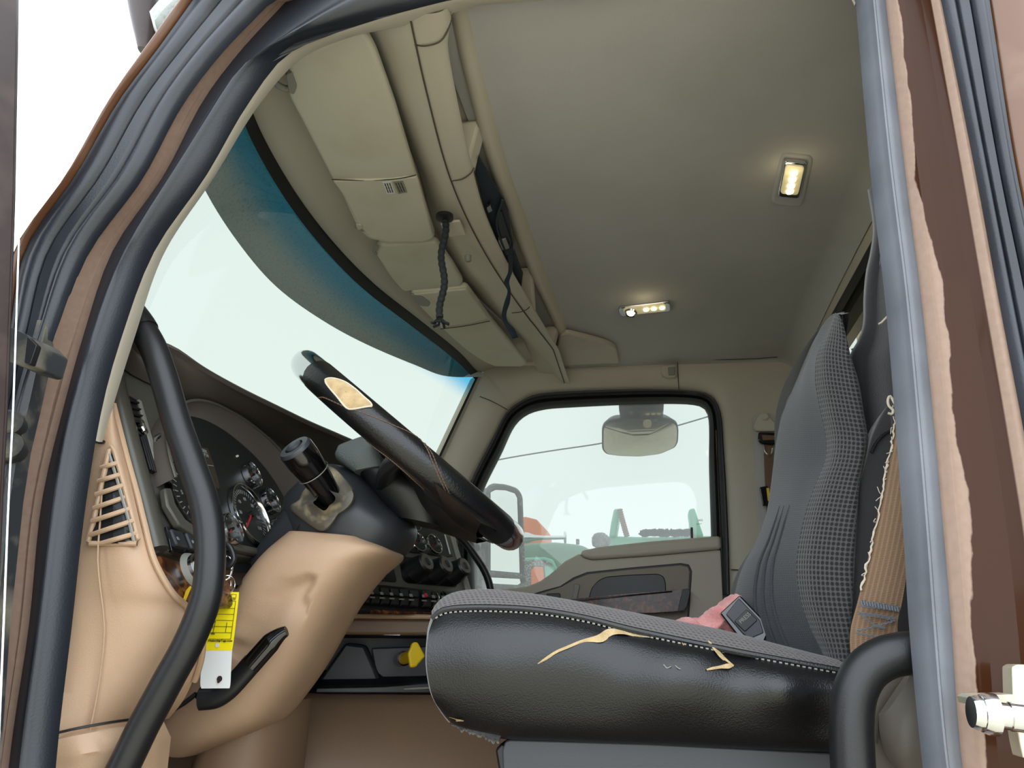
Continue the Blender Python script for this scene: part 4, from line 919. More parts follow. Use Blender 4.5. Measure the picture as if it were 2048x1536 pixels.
# switch rows
sp_ = thing('rocker_switch_bank', cpt(800, 1195), 'bank of glossy black rocker switches along the bottom of the centre panel', 'switch bank')
cplate([(700, 1160), (745, 1166), (940, 1184), (955, 1200), (950, 1226), (880, 1224), (684, 1224)], -.012, .012, 'backing', M['blackp'], sp_, bevel=.003)
proto = None
for i in range(12):
    a_ = 716+i*19.5+(6 if i > 5 else 0); b_ = 1176+i*1.3
    q = [(a_, b_), (a_+15, b_+1), (a_+19, b_+16), (a_+4, b_+15)]
    lowq = [(a_+3, b_+16), (a_+19, b_+17), (a_+17, b_+34), (a_+1, b_+33)]
    m_ = MB(); m_.prism([cpt(x_, y_, .004) for x_, y_ in q], CNn*.010); m_.prism([cpt(x_, y_, .0) for x_, y_ in lowq], CNn*.010)
    s_ = m_.build('rocker_switch', M['blackp'], parent=sp_, bevel=.002)
    cplate([(a_+5, b_+5), (a_+11, b_+5.5), (a_+12.5, b_+11), (a_+6, b_+10.5)], .0142, .0006, 'symbol', M['grey_mark'], s_)
    cplate([(a_+5, b_+15.5), (a_+14, b_+16), (a_+15, b_+18.5), (a_+6, b_+18)], .0125, .002, 'status_bar', M['label_grey'], s_)
for a_, b_ in ((869, 1186), (886, 1187)):
    MB().tube([cpt(a_, b_-3, .012), cpt(a_+7, b_+5, .02), cpt(a_+7, b_+20, .02), cpt(a_-2, b_+28, .012)], .0025, 8, n=16).build('guard_loop', M['chrome'], parent=sp_)
MB().lathe(cpt(851, 1191, .016), CNn, [(.0048, 0), (.0048, .003), (.003, .004)], 18).build('red_symbol', M['red'], parent=sp_, label='red marked switch cap')
cplate([(742, 1218), (810, 1221), (880, 1223), (880, 1228), (742, 1226)], -.004, .006, 'wood_strip', M['wood'], sp_, bevel=.002)

# ================================================================ STEERING WHEEL AND COLUMN
wt0, wb0 = P(618, 731, y=1.27), P(1048, 1097, y=1.27)
WC = (wt0+wb0)/2; WU = (wt0-wb0).normalized(); WV = V((0, 1, 0)); WN = WU.cross(WV).normalized()   # WN points to the driver or away
if WN.x < 0: WN = -WN
WR = (wt0-wb0).length/2*.95-.024
def wp(a_, r=WR, h=0): return WC+WU*(cos(a_)*r)+WV*(-sin(a_)*r)+WN*h      # a_ = 0 at the top, 90 degrees on the door side
wh = thing('steering_wheel', WC, 'black leather steering wheel with mahogany and chrome inserts and a torn patch', 'steering wheel')
def arc(a0, a1, r, name, m, n=60, label=None):
    g = MB(); g.tube([wp(radians(a0+(a1-a0)*i/n)) for i in range(n+1)], r, 20, up=WN); return g.build(name, m, parent=wh, label=label)
lg = arc(60, 168, .0265, 'leather_grip', M['rim'], 90)
arc(205, 318, .0265, 'leather_grip', M['rim'], 90)
arc(-36, 31, .0250, 'wood_inlay', M['redwood'], 40); arc(171, 203, .0252, 'wood_inlay', M['redwood'], 30)
for a0, a1 in ((30, 61), (167, 171.5), (202, 207), (316, 325)): arc(a0, a1, .0258, 'chrome_ring', M['chrome'], 8)
def rimpt(a_, th, r=.0272):
    """a point on the grip: a_ along the rim in degrees, th round it from the door side towards the driver"""
    a_ = radians(a_); out = (WU*cos(a_)-WV*sin(a_)); return WC+out*WR+(out*cos(radians(th))+WN*sin(radians(th)))*r
# torn patch showing the backing
pa = [(73, 6), (74, 22), (78, 44), (83, 52), (88, 50), (93, 44), (92, 22), (90, -2), (88, -16), (82, -10)]
cen = rimpt(83, 20, .0280); ol_ = cr([rimpt(a_, t_, .0275) for a_, t_ in pa], 40, True)
flat_ = cr([V((a_, t_, 0)) for a_, t_ in pa], 40, True)
g = MB(); g.grid([[rimpt(83+(v_.x-83)*f, 20+(v_.y-20)*f, .0282-.0006*f) for v_ in flat_] for f in (.02, .35, .7, 1.0)], cu=True)
g.build('torn_patch', M['foam'], parent=wh, smooth=180, label='cream torn patch on the grip')
g = MB(); g.tube(ol_, .0014, 6, closed=True); g.build('patch_edge', M['thread'], parent=wh)
# seams of the cover
for pts, mm in (([(72, -70), (76, -46), (85, -22), (94, 8), (103, 40), (110, 75), (113, 95)], 'stitch'), ([(98, -95), (102, -80), (108, -68), (114, -66), (120, -74), (126, -95)], 'stitch'),
                ([(113, 85), (117, 55), (122, 20), (129, -12), (136, -40), (143, -75)], 'stitch'), ([(115, 85), (119, 55), (124, 20), (131, -12), (138, -40), (145, -75)], 'stitch')):
    q = cr([rimpt(a_, t_, .0266) for a_, t_ in pts], 60); g = MB(); g.tube(q, .0006, 6)
    for i in range(0, 59, 2): g.tube([q[i], q[i+1]], .0011, 6)
    g.build('stitched_seam', M[mm], parent=wh)
# spokes and centre pad: a dished boss that falls away towards the column
for a_ in (112, 248):
    p = [wp(radians(a_), WR-.012, -.004), wp(radians(a_+(90-a_)*.12 if a_ < 180 else a_), WR*.62, -.030), wp(radians(a_), WR*.30, -.050)]
    g = MB(); g.tube(p, lambda t: .022+.012*t, 14, n=20, flat=.5, up=WN); g.build('spoke', M['blackp'], parent=wh)
g = MB(); g.lathe(WC, WN, [(.03, -.085), (.055, -.080), (.066, -.060), (.070, -.040), (.066, -.022), (.055, -.006), (.03, .0)], 40); g.build('center_pad', M['blackp'], parent=wh)
fl = [(700, 905), (760, 960), (830, 1005), (900, 1050), (960, 1095), (1000, 1110), (1000, 1080), (930, 1040), (850, 985), (780, 920), (740, 880)]
def under(top, ytop, bot_, ybot, name, m):
    A, B = cr([P(a_, b_, y=ytop) for a_, b_ in top], 50), cr([P(a_, b_, y=ybot) for a_, b_ in bot_], 50)
    rows = [[p.lerp(q, k/8)+V((0, -.018*sin(pi*k/8), -.006*sin(pi*k/8))) for p, q in zip(A, B)] for k in range(9)]
    rows += [[p+V((.01, .05, .01)) for p in B], [p+V((.01, .08, .0)) for p in A]]
    MB().grid(rows, cv=True).build(name, M[m], parent=wh, smooth=60)
under([(732, 862), (790, 900), (850, 950), (905, 995), (945, 1030), (962, 1046)], 1.055, [(742, 880), (798, 914), (826, 946), (852, 990), (888, 1022), (918, 1052), (955, 1076)], 1.18, 'spoke_cover', 'rim')
under([(760, 900), (800, 918), (828, 950), (854, 992), (890, 1024), (920, 1054), (955, 1076)], 1.185, [(768, 935), (785, 985), (822, 1026), (868, 1058), (915, 1076), (958, 1086)], 1.30, 'lower_cover', 'blackp')

col = thing('column_shroud', P(640, 1200, y=1.27), 'tan and dark grey steering column shroud with a dusty lever boot', 'steering column')
# grey hub collar behind the wheel
g = MB(); g.body([(P(697, 912, y=1.27), P(760, 888, y=1.27), .07), (P(694, 930, y=1.27), P(785, 905, y=1.27), .085), (P(735, 962, y=1.27), P(800, 950, y=1.27), .085)], n=14, e=5); g.build('hub_collar', M['hubgrey'], parent=col)
g = MB(); g.body([(P(735, 962, y=1.27), P(800, 930, y=1.27), .078), (P(775, 1015, y=1.27), P(885, 985, y=1.27), .078), (P(800, 1040, y=1.27), P(900, 1060, y=1.27), .06)], n=14, e=2.6); g.build('hub_sleeve', M['blackp'], parent=col)
# slate upper shroud
g = MB(); g.body([(P(655, 948, y=1.27), P(700, 940, y=1.27), .06), (P(620, 978, y=1.27), P(745, 965, y=1.27), .085), (P(592, 1010, y=1.27), P(790, 1015, y=1.27), .10), (P(590, 1040, y=1.27), P(822, 1050, y=1.27), .105), (P(600, 1075, y=1.27), P(818, 1080, y=1.27), .10), (P(622, 1100, y=1.27), P(800, 1105, y=1.27), .09)], n=30, seg=36, e=3.0)
g.build('upper_shroud', M['column'], parent=col)
# slate side arm running down to the pocket
g = MB(); g.body([(P(585, 1022, y=1.23), P(650, 1070, y=1.23), .05), (P(540, 1085, y=1.25), P(600, 1120, y=1.25), .05), (P(500, 1140, y=1.27), P(560, 1180, y=1.27), .05), (P(462, 1165, y=1.29), P(520, 1235, y=1.29), .05), (P(440, 1185, y=1.30), P(480, 1270, y=1.30), .05)], n=24, seg=24, e=3.5); g.build('side_arm', M['column'], parent=col)
MB().tube([P(a_, b_, y=1.176) for a_, b_ in [(604, 1042), (585, 1066), (566, 1090)]], .0016, 6).build('shroud_joint', M['rubber_in'], parent=col)
# tan lower cover
st = [((600, 1072), (760, 1085), .085), ((566, 1105), (793, 1108), .105), ((528, 1155), (752, 1145), .112), ((498, 1205), (703, 1205), .112), ((470, 1255), (668, 1265), .108), ((440, 1310), (632, 1330), .102), ((402, 1370), (592, 1390), .095), ((366, 1425), (545, 1445), .088), ((332, 1478), (440, 1492), .078), ((345, 1496), (400, 1508), .06)]
g = MB(); g.body([(P(*a_, y=1.25+.004*i), P(*b_, y=1.25+.004*i), d) for i, (a_, b_, d) in enumerate(st)], n=110, seg=110, e=3.4)
arc_ = [V((q[0], q[1])) for q in [(468, 1268), (478, 1240), (500, 1208), (530, 1178), (570, 1154), (615, 1140), (640, 1150), (636, 1172), (626, 1195)]]
def scoop(p):
    """the hollow moulded into the door side of the cover"""
    if p.y > 1.25: return p
    v = p-CAM; z = v.dot(FW); q = V((1024+FPX*v.dot(RT)/z, 768-FPX*v.dot(UP)/z)); best = 1e9; side = 0
    for a_, b_ in zip(arc_[:-1], arc_[1:]):
        d = b_-a_; t = min(max((q-a_).dot(d)/d.dot(d), 0), 1); r = q-(a_+d*t)
        if r.length < best: best = r.length; side = d.x*r.y-d.y*r.x
    if side < 0: return p
    s_ = min(best/26, 1)*(1-min(max((q.x-470)/150, 0), 1)*(1-min(max((1260-q.y)/110, 0), 1))); return p+V((0, .017*s_*s_*(3-2*s_)*math.exp(-(best/85)**2), 0))
g.v = [scoop(p) for p in g.v]; lc = g.build('lower_cover', M['tan'], parent=col, smooth=180)
for s_ in (((560, 1478), (575, 1450)), ((566, 1482), (584, 1452))):
    pass
# floor boot of the column
g = MB(); g.body([(P(480, 1440, y=1.36), P(600, 1400, y=1.36), .10), (P(430, 1500, y=1.37), P(590, 1480, y=1.37), .11), (P(410, 1580, y=1.38), P(575, 1580, y=1.38), .12)], n=16, e=3); g.build('floor_cover', M['tan_dk'], parent=col)
# dusty boot and multi-function lever
bt = [(598, 1000), (604, 985), (640, 938), (656, 930), (672, 938), (706, 975), (712, 988), (708, 1004), (694, 1020), (676, 1030), (668, 1045), (655, 1060), (640, 1063), (622, 1052), (600, 1036), (582, 1022), (580, 1010)]
b = MB(); pts = rc(bt, 10, 4); cc = V((650, 1000)); nb = len(pts)
rows = []
for f, dy in ((1.0, .012), (1.0, -.006), (.93, -.016), (.72, -.020), (.5, -.030), (.36, -.046), (.34, -.05)):
    rows.append([P(cc.x+(p[0]-cc.x)*f, cc.y+(p[1]-cc.y)*f, y=1.168+dy) for p in pts])
b.grid(rows, cu=True); b.build('lever_boot', M['bootgrey'], parent=col, smooth=60)
lv = MB(); pA, pB, pC = P(663, 998, y=1.15), P(632, 952, y=1.115), P(592, 899, y=1.075)
path = [pA.lerp(pB, t/10) for t in range(10)]+[pB.lerp(pC, t/12) for t in range(13)]
lv.tube(path, lambda t: .019+.0085*min(1, t*1.25), 28); L_ = lv.build('control_lever', M['gloss'], parent=col)
dd = (pC-pB).normalized()
MB().lathe(pC, dd, [(.0272, -.003), (.0268, .002), (.0245, .006), (.0158, .0065), (.015, .001)], 36).build('lever_end_ring', M['column'], parent=L_, smooth=40)
MB().lathe(pC, dd, [(.0132, .0), (.0128, .008), (.009, .0105), (.004, .011)], 28).build('lever_button', M['column'], parent=L_)
MB().lathe(pB.lerp(pC, .12), dd, [(.0262, 0), (.0272, .001), (.0270, .002)], 32, cap=False).build('lever_joint', M['label_grey'], parent=L_)
# tilt lever with its slot
g = MB(); g.tube([P(a_, b_, y=1.135) for a_, b_ in [(400, 1398), (432, 1394), (455, 1380), (482, 1352), (505, 1325)]], .0165, 18, n=40, flat=.6); tl = g.build('tilt_lever', M['blackp'], parent=col)
g = MB(); g.tube([P(a_, b_, y=1.12) for a_, b_ in [(502, 1330), (524, 1305), (545, 1282), (562, 1268), (573, 1262)]], lambda t: .016-.008*max(0, t-.6)/.4, 14, n=24, flat=.7); g.build('lever_grip', M['gloss'], parent=tl)
plate([(385, 1395), (402, 1368), (440, 1372), (448, 1385), (430, 1402), (400, 1408)], .03, (0, 1, 0), r=8, y=1.15).build('lever_pivot', M['gloss'], parent=col, bevel=.006)
MB().tube([P(a_, b_, y=1.155) for a_, b_ in [(345, 1420), (370, 1405), (392, 1388)]], .004, 6).build('cover_joint', M['rubber_in'], parent=col)

# ---------------------------------------------------------------- grab handles
g = MB(); g.tube([P(a_, b_, y=.91) for a_, b_ in [(260, 622), (272, 640), (290, 666), (310, 704), (329, 760), (355, 850), (385, 935), (407, 1000), (417, 1050), (420.5, 1100), (419, 1150), (411, 1200), (393, 1250), (370, 1300), (342, 1350), (315, 1400), (288, 1450), (246, 1536), (212, 1600)]], .0193, 20, n=120)
gh = tag(g.build('grab_handle', M['blackp']), 'long bowed black grab handle crossing in front of the gauges', 'grab handle')
g = MB(); g.tube([P(a_, b_, y=.91) for a_, b_ in [(252, 612), (264, 628), (280, 650), (287, 662)]], .0215, 20, n=16); g.build('end_socket', M['blackp'], parent=gh)
g = MB(); g.tube([P(a_, b_, y=.865) for a_, b_ in [(1880, 1306), (1850, 1305), (1815, 1306), (1770, 1316), (1732, 1342), (1710, 1385), (1703, 1440), (1704, 1500), (1708, 1580), (1712, 1660)]], .0210, 20, n=90)
tag(g.build('grab_handle', M['blackp']), 'thick curved black grab handle at the rear edge of the doorway', 'grab handle')
g = MB(); g.tube([P(a_, b_, y=2.56) for a_, b_ in [(915, 1070), (930, 1085), (950, 1112), (968, 1140), (978, 1165), (983, 1195), (984, 1230)]], .0125, 16, n=40)
tag(g.build('grab_handle', M['blackp']), 'slim black grab handle on the passenger pillar beyond the centre panel', 'grab handle')

# ---------------------------------------------------------------- key ring and card tag hanging from the ignition key
yk = 1.085
kr = thing('key_ring', P(452, 1140, y=yk), 'wire key rings hanging below the black key head', 'key ring')
MB().tube([P(a_, b_, y=yk) for a_, b_ in [(449, 1088), (458, 1092), (466, 1108), (467, 1120), (460, 1130), (452, 1132), (447, 1118), (446, 1098)]], .0045, 10, n=40, closed=True).build('key_head', M['blackp'], parent=kr)
def ringof(c, rx, rz, ax_, r, name):
    MB().tube([c+ax_*(rx*cos(2*pi*k/40))+V((0, 0, rz*sin(2*pi*k/40))) for k in range(40)], r, 8, closed=True).build(name, M['chrome'], parent=kr)
ringof(P(452.5, 1136, y=yk), .008, .018, V((1, .5, 0)).normalized(), .0012, 'split_ring'); ringof(P(454, 1136, y=yk+.003), .0085, .018, V((1, .4, 0)).normalized(), .0009, 'split_ring')
ringof(P(453, 1170, y=yk), .0125, .014, V((1, .3, 0)).normalized(), .001, 'wire_ring'); ringof(P(452, 1171, y=yk+.003), .008, .015, V((.6, 1, 0)).normalized(), .001, 'wire_ring')
kt = thing('key_tag', P(440, 1376, y=yk), 'yellow and white card key tag hanging from the key ring', 'tag')
L1 = [(438.5, 1178), (430, 1195), (424, 1220), (416, 1250), (410, 1275), (406.5, 1290), (405, 1303), (402.5, 1340), (401, 1370), (403, 1377)]
R1 = [(478.5, 1178), (478, 1190), (476.5, 1206), (472, 1245), (468, 1278), (466, 1292), (464, 1303), (462, 1340), (460.5, 1370), (459, 1376.5)]
A = cr([P(a_, b_, y=yk) for a_, b_ in L1], 60); B = cr([P(a_, b_, y=yk+.004) for a_, b_ in R1], 60)
def strip(t0, t1, d, name, m, parent, s0=0., s1=1.):
    i0, i1 = t0*59, t1*59; rr = []
    for k in range(13):
        f = i0+(i1-i0)*k/12; i = min(int(f), 58); p, q = A[i].lerp(A[i+1], f-i), B[i].lerp(B[i+1], f-i)
        rr.append([p.lerp(q, s0+(s1-s0)*j/4)+V((0, -d, 0)) for j in range(5)])
    bk = [[p+V((0, .0006, 0)) for p in r] for r in rr]
    return MB().grid([r for r in rr]+bk[::-1], cv=True).build(name, m, parent=parent, smooth=60)
def tb(b_): return (b_-1178)/(1376.5-1178)
strip(0, .036, 0, 'clear_edge', M['clear'], kt)
yc = strip(.033, tb(1303), .0008, 'yellow_card', M['tagyellow'], kt); strip(tb(1302), 1.0, .0004, 'white_card', M['tagwhite'], kt)
def lineat(t0, t1, s0, s1, name='ruled_line', m='ink'): strip(t0, t1, .0016, name, M[m], yc, s0, s1)
for b_, s0, s1 in ((1203, .10, .90), (1218, .1, .90), (1230, .1, .9), (1242.5, .12, .9), (1255, .14, .9), (1267, .16, .9), (1280, .18, .9)): lineat(tb(b_), tb(b_)+.004, s0, s1)
lineat(tb(1203), tb(1280), .895, .91); lineat(tb(1247), tb(1267), .68, .695); lineat(tb(1244), tb(1267), .25, .265)
for s0, s1 in ((.50, .70), (.70, .90)):
    lineat(tb(1189), tb(1189)+.003, s0, s1); lineat(tb(1196), tb(1196)+.003, s0, s1)
    for s_ in (s0, s1): lineat(tb(1189), tb(1196), s_-.006, s_+.006)
def tagtxt(s_, b_, f, size, m='ink'):
    k = tb(b_)*59; i = min(int(k), 58); p, q = A[i].lerp(A[i+1], k-i), B[i].lerp(B[i+1], k-i)
    txt(s_, p.lerp(q, f)+V((0, -.0018, 0)), q-p, V((0, 0, 1)), size, M[m], yc)
tagtxt('SMP', 1199.5, .62, .0036); tagtxt('LOT', 1199.5, .82, .0036); tagtxt('YR', 1245.5, .2, .004); tagtxt('LIC', 1257, .2, .004); tagtxt('VIN', 1270, .26, .004); tagtxt('DealershipTags.com', 1283.5, .56, .0046)
def dot(b_, f, r, m, par, name, sy=1.0):
    k = tb(b_)*59; i = min(int(k), 58); p, q = A[i].lerp(A[i+1], k-i), B[i].lerp(B[i+1], k-i)
    MB().lathe(p.lerp(q, f)+V((0, -.0022, 0)), V((0, -1, 0)), [(r, 0), (r, .0004)], 20).build(name, M[m], parent=par)
dot(1196, .36, .0033, 'gloss', yc, 'punched_hole'); dot(1292.5, .5, .0032, 'tagwhite', yc, 'white_hole')
dot(1358, .66, .0042, 'inkbrown', kt, 'ink_blot'); dot(1363, .63, .0022, 'inkbrown', kt, 'ink_blot')

# ================================================================ DRIVER SEAT
seat = thing('driver_seat', (-.05, 1.27, 1.22), 'worn driver seat with torn black leather side and mesh cloth backrest', 'seat')
def yrow(pts, y, n=60): return cr([P(a_, b_, y=y) for a_, b_ in pts], n)
s1 = yrow([(905, 1449), (985, 1475), (1100, 1481), (1400, 1494), (1700, 1508), (1780, 1512)], 1.06)
s2 = yrow([(884, 1425), (900, 1442), (985, 1468), (1100, 1474), (1400, 1486), (1700, 1501), (1780, 1504)], 1.01)
s3 = yrow([(864, 1390), (900, 1398), (985, 1405), (1100, 1405), (1400, 1425), (1700, 1455), (1780, 1465)], .985)
s4 = yrow([(853, 1325), (900, 1322), (985, 1318), (1100, 1320), (1400, 1358), (1700, 1402), (1780, 1415)], .974)
s5 = yrow([(857, 1268), (895, 1262), (985, 1256), (1100, 1262), (1300, 1298), (1450, 1325), (1700, 1368), (1780, 1380)], .982)
s6 = yrow([(866, 1240), (880, 1226), (905, 1219), (1050, 1220), (1160, 1236), (1270, 1263), (1450, 1301), (1690, 1346), (1780, 1362)], 1.004)
rows = []
for a_, b_ in zip((s1, s2, s3, s4, s5), (s2, s3, s4, s5, s6)): rows.append(a_)
rows.append(s6)
cols = [cr([r[i] for r in rows], 26) for i in range(60)]
rng = random.Random(3)
dents = [(V((.02, .98, 1.70)), .05, .012), (V((.10, .98, 1.735)), .03, -.010), (V((.145, .98, 1.70)), .03, .012), (V((-.20, .98, 1.72)), .05, .006), (V((-.02, .98, 1.745)), .04, -.008), (V((.19, .98, 1.66)), .03, -.010), (V((.06, .98, 1.755)), .025, .006)]
def dent(p):
    d = 0
    for c_, r, h in dents: d += h*math.exp(-((p.x-c_.x)**2+(p.z-c_.z)**2)/(r*r))
    return p+V((0, -d, 0))
side_rows = [[dent(cols[i][j]) if 2 < j < 25 else cols[i][j] for i in range(60)] for j in range(26)]
g = MB(); g.grid(side_rows); side_panel = g.build('cushion_side', M['leather'], parent=seat, smooth=180)
def onside(a_, b_, lift=.0015):
    best = None
    for r in side_rows:
        for p in r:
            v = p-CAM; z = v.dot(FW); e_ = (1024+FPX*v.dot(RT)/z-a_)**2+(768-FPX*v.dot(UP)/z-b_)**2
            if best is None or e_ < best[0]: best = (e_, p)
    return P(a_, b_, y=best[1].y-lift)
# cushion top
crest = [(868, 1236), (880, 1212), (902, 1192), (960, 1181), (1050, 1189), (1150, 1206), (1300, 1234), (1450, 1264), (1690, 1333), (1780, 1352)]
t1 = cr([P(a_, b_, y=1.12) for a_, b_ in crest], 60)
tm = [p.lerp(q, .5)+V((0, -.012, .010)) for p, q in zip(s6, t1)]
t2 = [p+V((0, .15, -.014)) for p in t1]; t3 = [p+V((0, .30, 0)) for p in t1]; t4 = [V((p.x, 2.54-p.y, p.z)) for p in s6]; t5 = [V((p.x, 2.54-p.y, p.z)) for p in s3]
cols = [cr([r[i] for r in (s6, tm, t1, t2, t3, t4, t5)], 40) for i in range(60)]
tr_ = [[cols[i][j] for i in range(60)] for j in range(40)]
g = MB(); g.grid(tr_); g.build('cushion_top', M['weave'], parent=seat, smooth=180)
# front face of the cushion
fa = [r[0] for r in side_rows]; frontA = [fa[j] for j in range(0, 26, 1)]
cols_f = []
for k in range(13):
    f = k/12; cols_f.append([V((p.x-.035*sin(pi*f)**.6, p.y+(2*(1.27-p.y))*f, p.z+(.018*sin(pi*f) if j > 20 else 0))) for j, p in enumerate(frontA)])
g = MB(); g.grid(cols_f); g.build('cushion_front', M['felt'], parent=seat, smooth=180)
g = MB(); g.tube([p+V((0, -.002, .001)) for p in s6], .0042, 8); g.build('piping', M['leather'], parent=seat)
g = MB(); q = cr([p.lerp(r, .6)+V((0, -.0016, 0)) for p, r in zip(side_rows[25], side_rows[24])], 170)
for i in range(2, 168, 2): g.tube([q[i], q[i+1]], .0012, 6)
g.build('stitched_seam', M['label_grey'], parent=seat)
# tears in the leather
def tear(top, bot_, name='tear'):
    ta, tb_ = [onside(a_, b_) for a_, b_ in top], [onside(a_, b_) for a_, b_ in bot_]
    A, B = cr(ta, 40), cr(tb_, 40); g = MB()
    g.grid([A, [p.lerp(q, .5)+V((0, -.001, 0)) for p, q in zip(A, B)], B]); g.build(name, M['foam'], parent=seat, smooth=180, label='cream tear in the leather')
tear([(1075, 1327), (1092, 1314), (1110, 1302), (1135, 1291), (1165, 1279), (1195, 1270), (1215, 1258), (1240, 1257), (1265, 1264), (1298, 1272)], [(1077, 1328), (1096, 1318), (1112, 1307), (1138, 1296), (1170, 1284), (1205, 1284), (1225, 1270), (1245, 1268), (1270, 1273), (1300, 1275)])
tear([(1340, 1271), (1352, 1274), (1362, 1281), (1368, 1290)], [(1339, 1274), (1348, 1281), (1360, 1286), (1367, 1291)])
tear([(1416, 1280), (1424, 1286), (1440, 1303), (1456, 1320), (1468, 1330)], [(1418, 1287), (1428, 1300), (1440, 1315), (1452, 1325), (1466, 1334)])
tear([(1413, 1338), (1425, 1334), (1440, 1331), (1455, 1327), (1468, 1328)], [(1414, 1341), (1428, 1339), (1442, 1337), (1458, 1337), (1466, 1333)])
tear([(898, 1434), (910, 1437), (928, 1441)], [(900, 1442), (914, 1443), (927, 1443)])
for a_ in ([(1327, 1329), (1334, 1336), (1342, 1333)], [(1350, 1330), (1356, 1336), (1361, 1338)]):
    MB().tube([onside(x_, y_, .0006) for x_, y_ in a_], .0006, 6, n=12).build('scuff', M['label_grey'], parent=seat)
# ragged underside cloth at the front corner
g = MB(); r_ = random.Random(5)
A = [P(900, 1442, y=1.02), P(920, 1447, y=1.015), P(950, 1455, y=1.01), P(985, 1466, y=1.01), P(1003, 1470, y=1.012)]; B = [P(905, 1452, y=1.03), P(925, 1462, y=1.03), P(955, 1470, y=1.03), P(985, 1483, y=1.03), P(998, 1484, y=1.03)]
A, B = cr(A, 30), cr(B, 30); B = [p+V((0, 0, r_.uniform(-.003, .002))) for p in B]
g.grid([A, [p.lerp(q, .5)+V((0, -.008, 0)) for p, q in zip(A, B)], B, [p+V((0, .02, .01)) for p in B]]); g.build('ragged_underside', M['felt'], parent=seat, smooth=180)
# base
plate([(1010, 1482), (1020, 1479), (1300, 1487), (1700, 1508), (1780, 1512), (1780, 1640), (1010, 1640), (1004, 1500)], .42, (0, 1, 0), r=6, y=1.03).build('seat_base', M['column'], parent=seat, bevel=.012, bseg=3)
plate([(990, 1500), (1003, 1484), (1012, 1490), (1016, 1560), (1000, 1560)], .40, (0, 1, 0), y=1.05).build('suspension_cover', M['blackp'], parent=seat, bevel=.006)
# backrest: silhouettes row by row, from the far centre line to the near bolster
lv_ = [(632, 1664, 1672, 1680, 1682), (645, 1650, 1664, 1684, 1690), (670, 1634, 1652, 1690, 1696), (710, 1620, 1634, 1698, 1706), (760, 1598, 1630, 1712, 1722), (820, 1574, 1640, 1722, 1732), (880, 1562, 1652, 1728, 1742), (920, 1557, 1650, 1722, 1736),
       (960, 1552, 1634, 1716, 1726), (1020, 1542, 1612, 1712, 1718), (1080, 1520, 1598, 1708, 1714), (1130, 1494, 1592, 1706, 1712), (1200, 1478, 1600, 1702, 1710), (1260, 1486, 1622, 1698, 1706), (1320, 1510, 1650, 1696, 1704), (1390, 1560, 1660, 1694, 1704)]
cD = cr([P(a_, y_, y=1.27) for y_, a_, b_, c_, d_ in lv_], 90); cB = cr([P(b_, y_, y=1.10) for y_, a_, b_, c_, d_ in lv_], 90); cA_ = cr([P(c_, y_, y=1.035) for y_, a_, b_, c_, d_ in lv_], 90); cE = cr([P(d_, y_, y=1.06) for y_, a_, b_, c_, d_ in lv_], 90)
mir = lambda p: V((p.x, 2.54-p.y, p.z))
rows_front = []; 
for d_, b_, a_, e_ in zip(cD, cB, cA_, cE):
    rows_front.append(cr([mir(b_), d_+V((.0, .06, 0)), d_, b_.lerp(d_, .45)+V((-.006, 0, 0)), b_], 30))
g = MB(); g.grid(rows_front); g.build('backrest', M['seatcloth'], parent=seat, smooth=180)
rows_b = [cr([b_, b_.lerp(a_, .4)+V((-.006, -.012, 0)), a_, a_.lerp(e_, .6)+V((.0, .004, 0)), e_+V((.005, .03, 0)), e_+V((.012, .07, 0))], 26) for a_, b_, e_ in zip(cA_, cB, cE)]
g = MB(); g.grid(rows_b); g.build('mesh_bolster', M['mesh'], parent=seat, smooth=180)
g = MB(); g.grid([[mir(p) for p in r] for r in rows_b]); g.build('mesh_bolster', M['mesh'], parent=seat, smooth=180)
capA = rows_front[0]; capB = [p+V((.006, 0, .003)) for p in capA]; capC = [capA[29].lerp(capA[0], 1-i/29)+V((.010, 0, .0)) for i in range(30)]; capD = [rows_b[0][-1].lerp(mir(rows_b[0][-1]), 1-i/29)+V((.006, 0, -.008)) for i in range(30)]
g = MB(); g.grid([capA, capB, capC, capD]); g.grid([rows_b[0], [p.lerp(rows_b[0][0].lerp(rows_b[0][-1], i/25), .6)+V((0, 0, .005)) for i, p in enumerate(rows_b[0])], [rows_b[0][0].lerp(rows_b[0][-1], i/25) for i in range(26)]]); g.build('backrest_top', M['mesh'], parent=seat, smooth=180)
top_c = sum([rows_front[0][15], rows_b[0][-1]], V((0, 0, 0)))/2
bk = [[r[-1], r[-1].lerp(mir(r[-1]), .5)+V((.04, 0, 0)), mir(r[-1])] for r in rows_b]
g = MB(); g.grid(bk); g.grid([[rows_front[0][i] for i in range(30)], [p+V((.02, 0, .004)) for p in rows_front[0]], [rows_front[0][i].lerp(bk[0][1], .8) for i in range(30)]]); g.build('backrest_rear', M['felt'], parent=seat, smooth=180)
for k in (.42, .55, .68):
    q = [r[int(15+14*k)]+V((-.002, -.002, 0)) for r in rows_front[48:88]]
    g = MB(); g.tube(q, lambda t: .0004+.0022*sin(pi*t), 6); g.build('backrest_seam', M['seatcloth'], parent=seat)
# shoulder part of the seat back behind the mesh
sh = [(1737, 905), (1745, 870), (1760, 835), (1782, 800), (1812, 790), (1840, 900), (1850, 1100), (1850, 1330), (1698, 1330), (1708, 1200), (1714, 1080), (1718, 980)]
g = MB(); g.prism([P(a_, b_, y=1.045) for a_, b_ in rc(sh, 14, 4)], (0, .44, 0)); g.build('backrest_shell', M['felt'], parent=seat, bevel=.02, bseg=4)
MB().tube([P(a_, b_, y=1.043) for a_, b_ in [(1742, 905), (1756, 880), (1775, 864), (1795, 858)]], .0018, 6, n=12).build('shell_seam', M['blackp'], parent=seat)
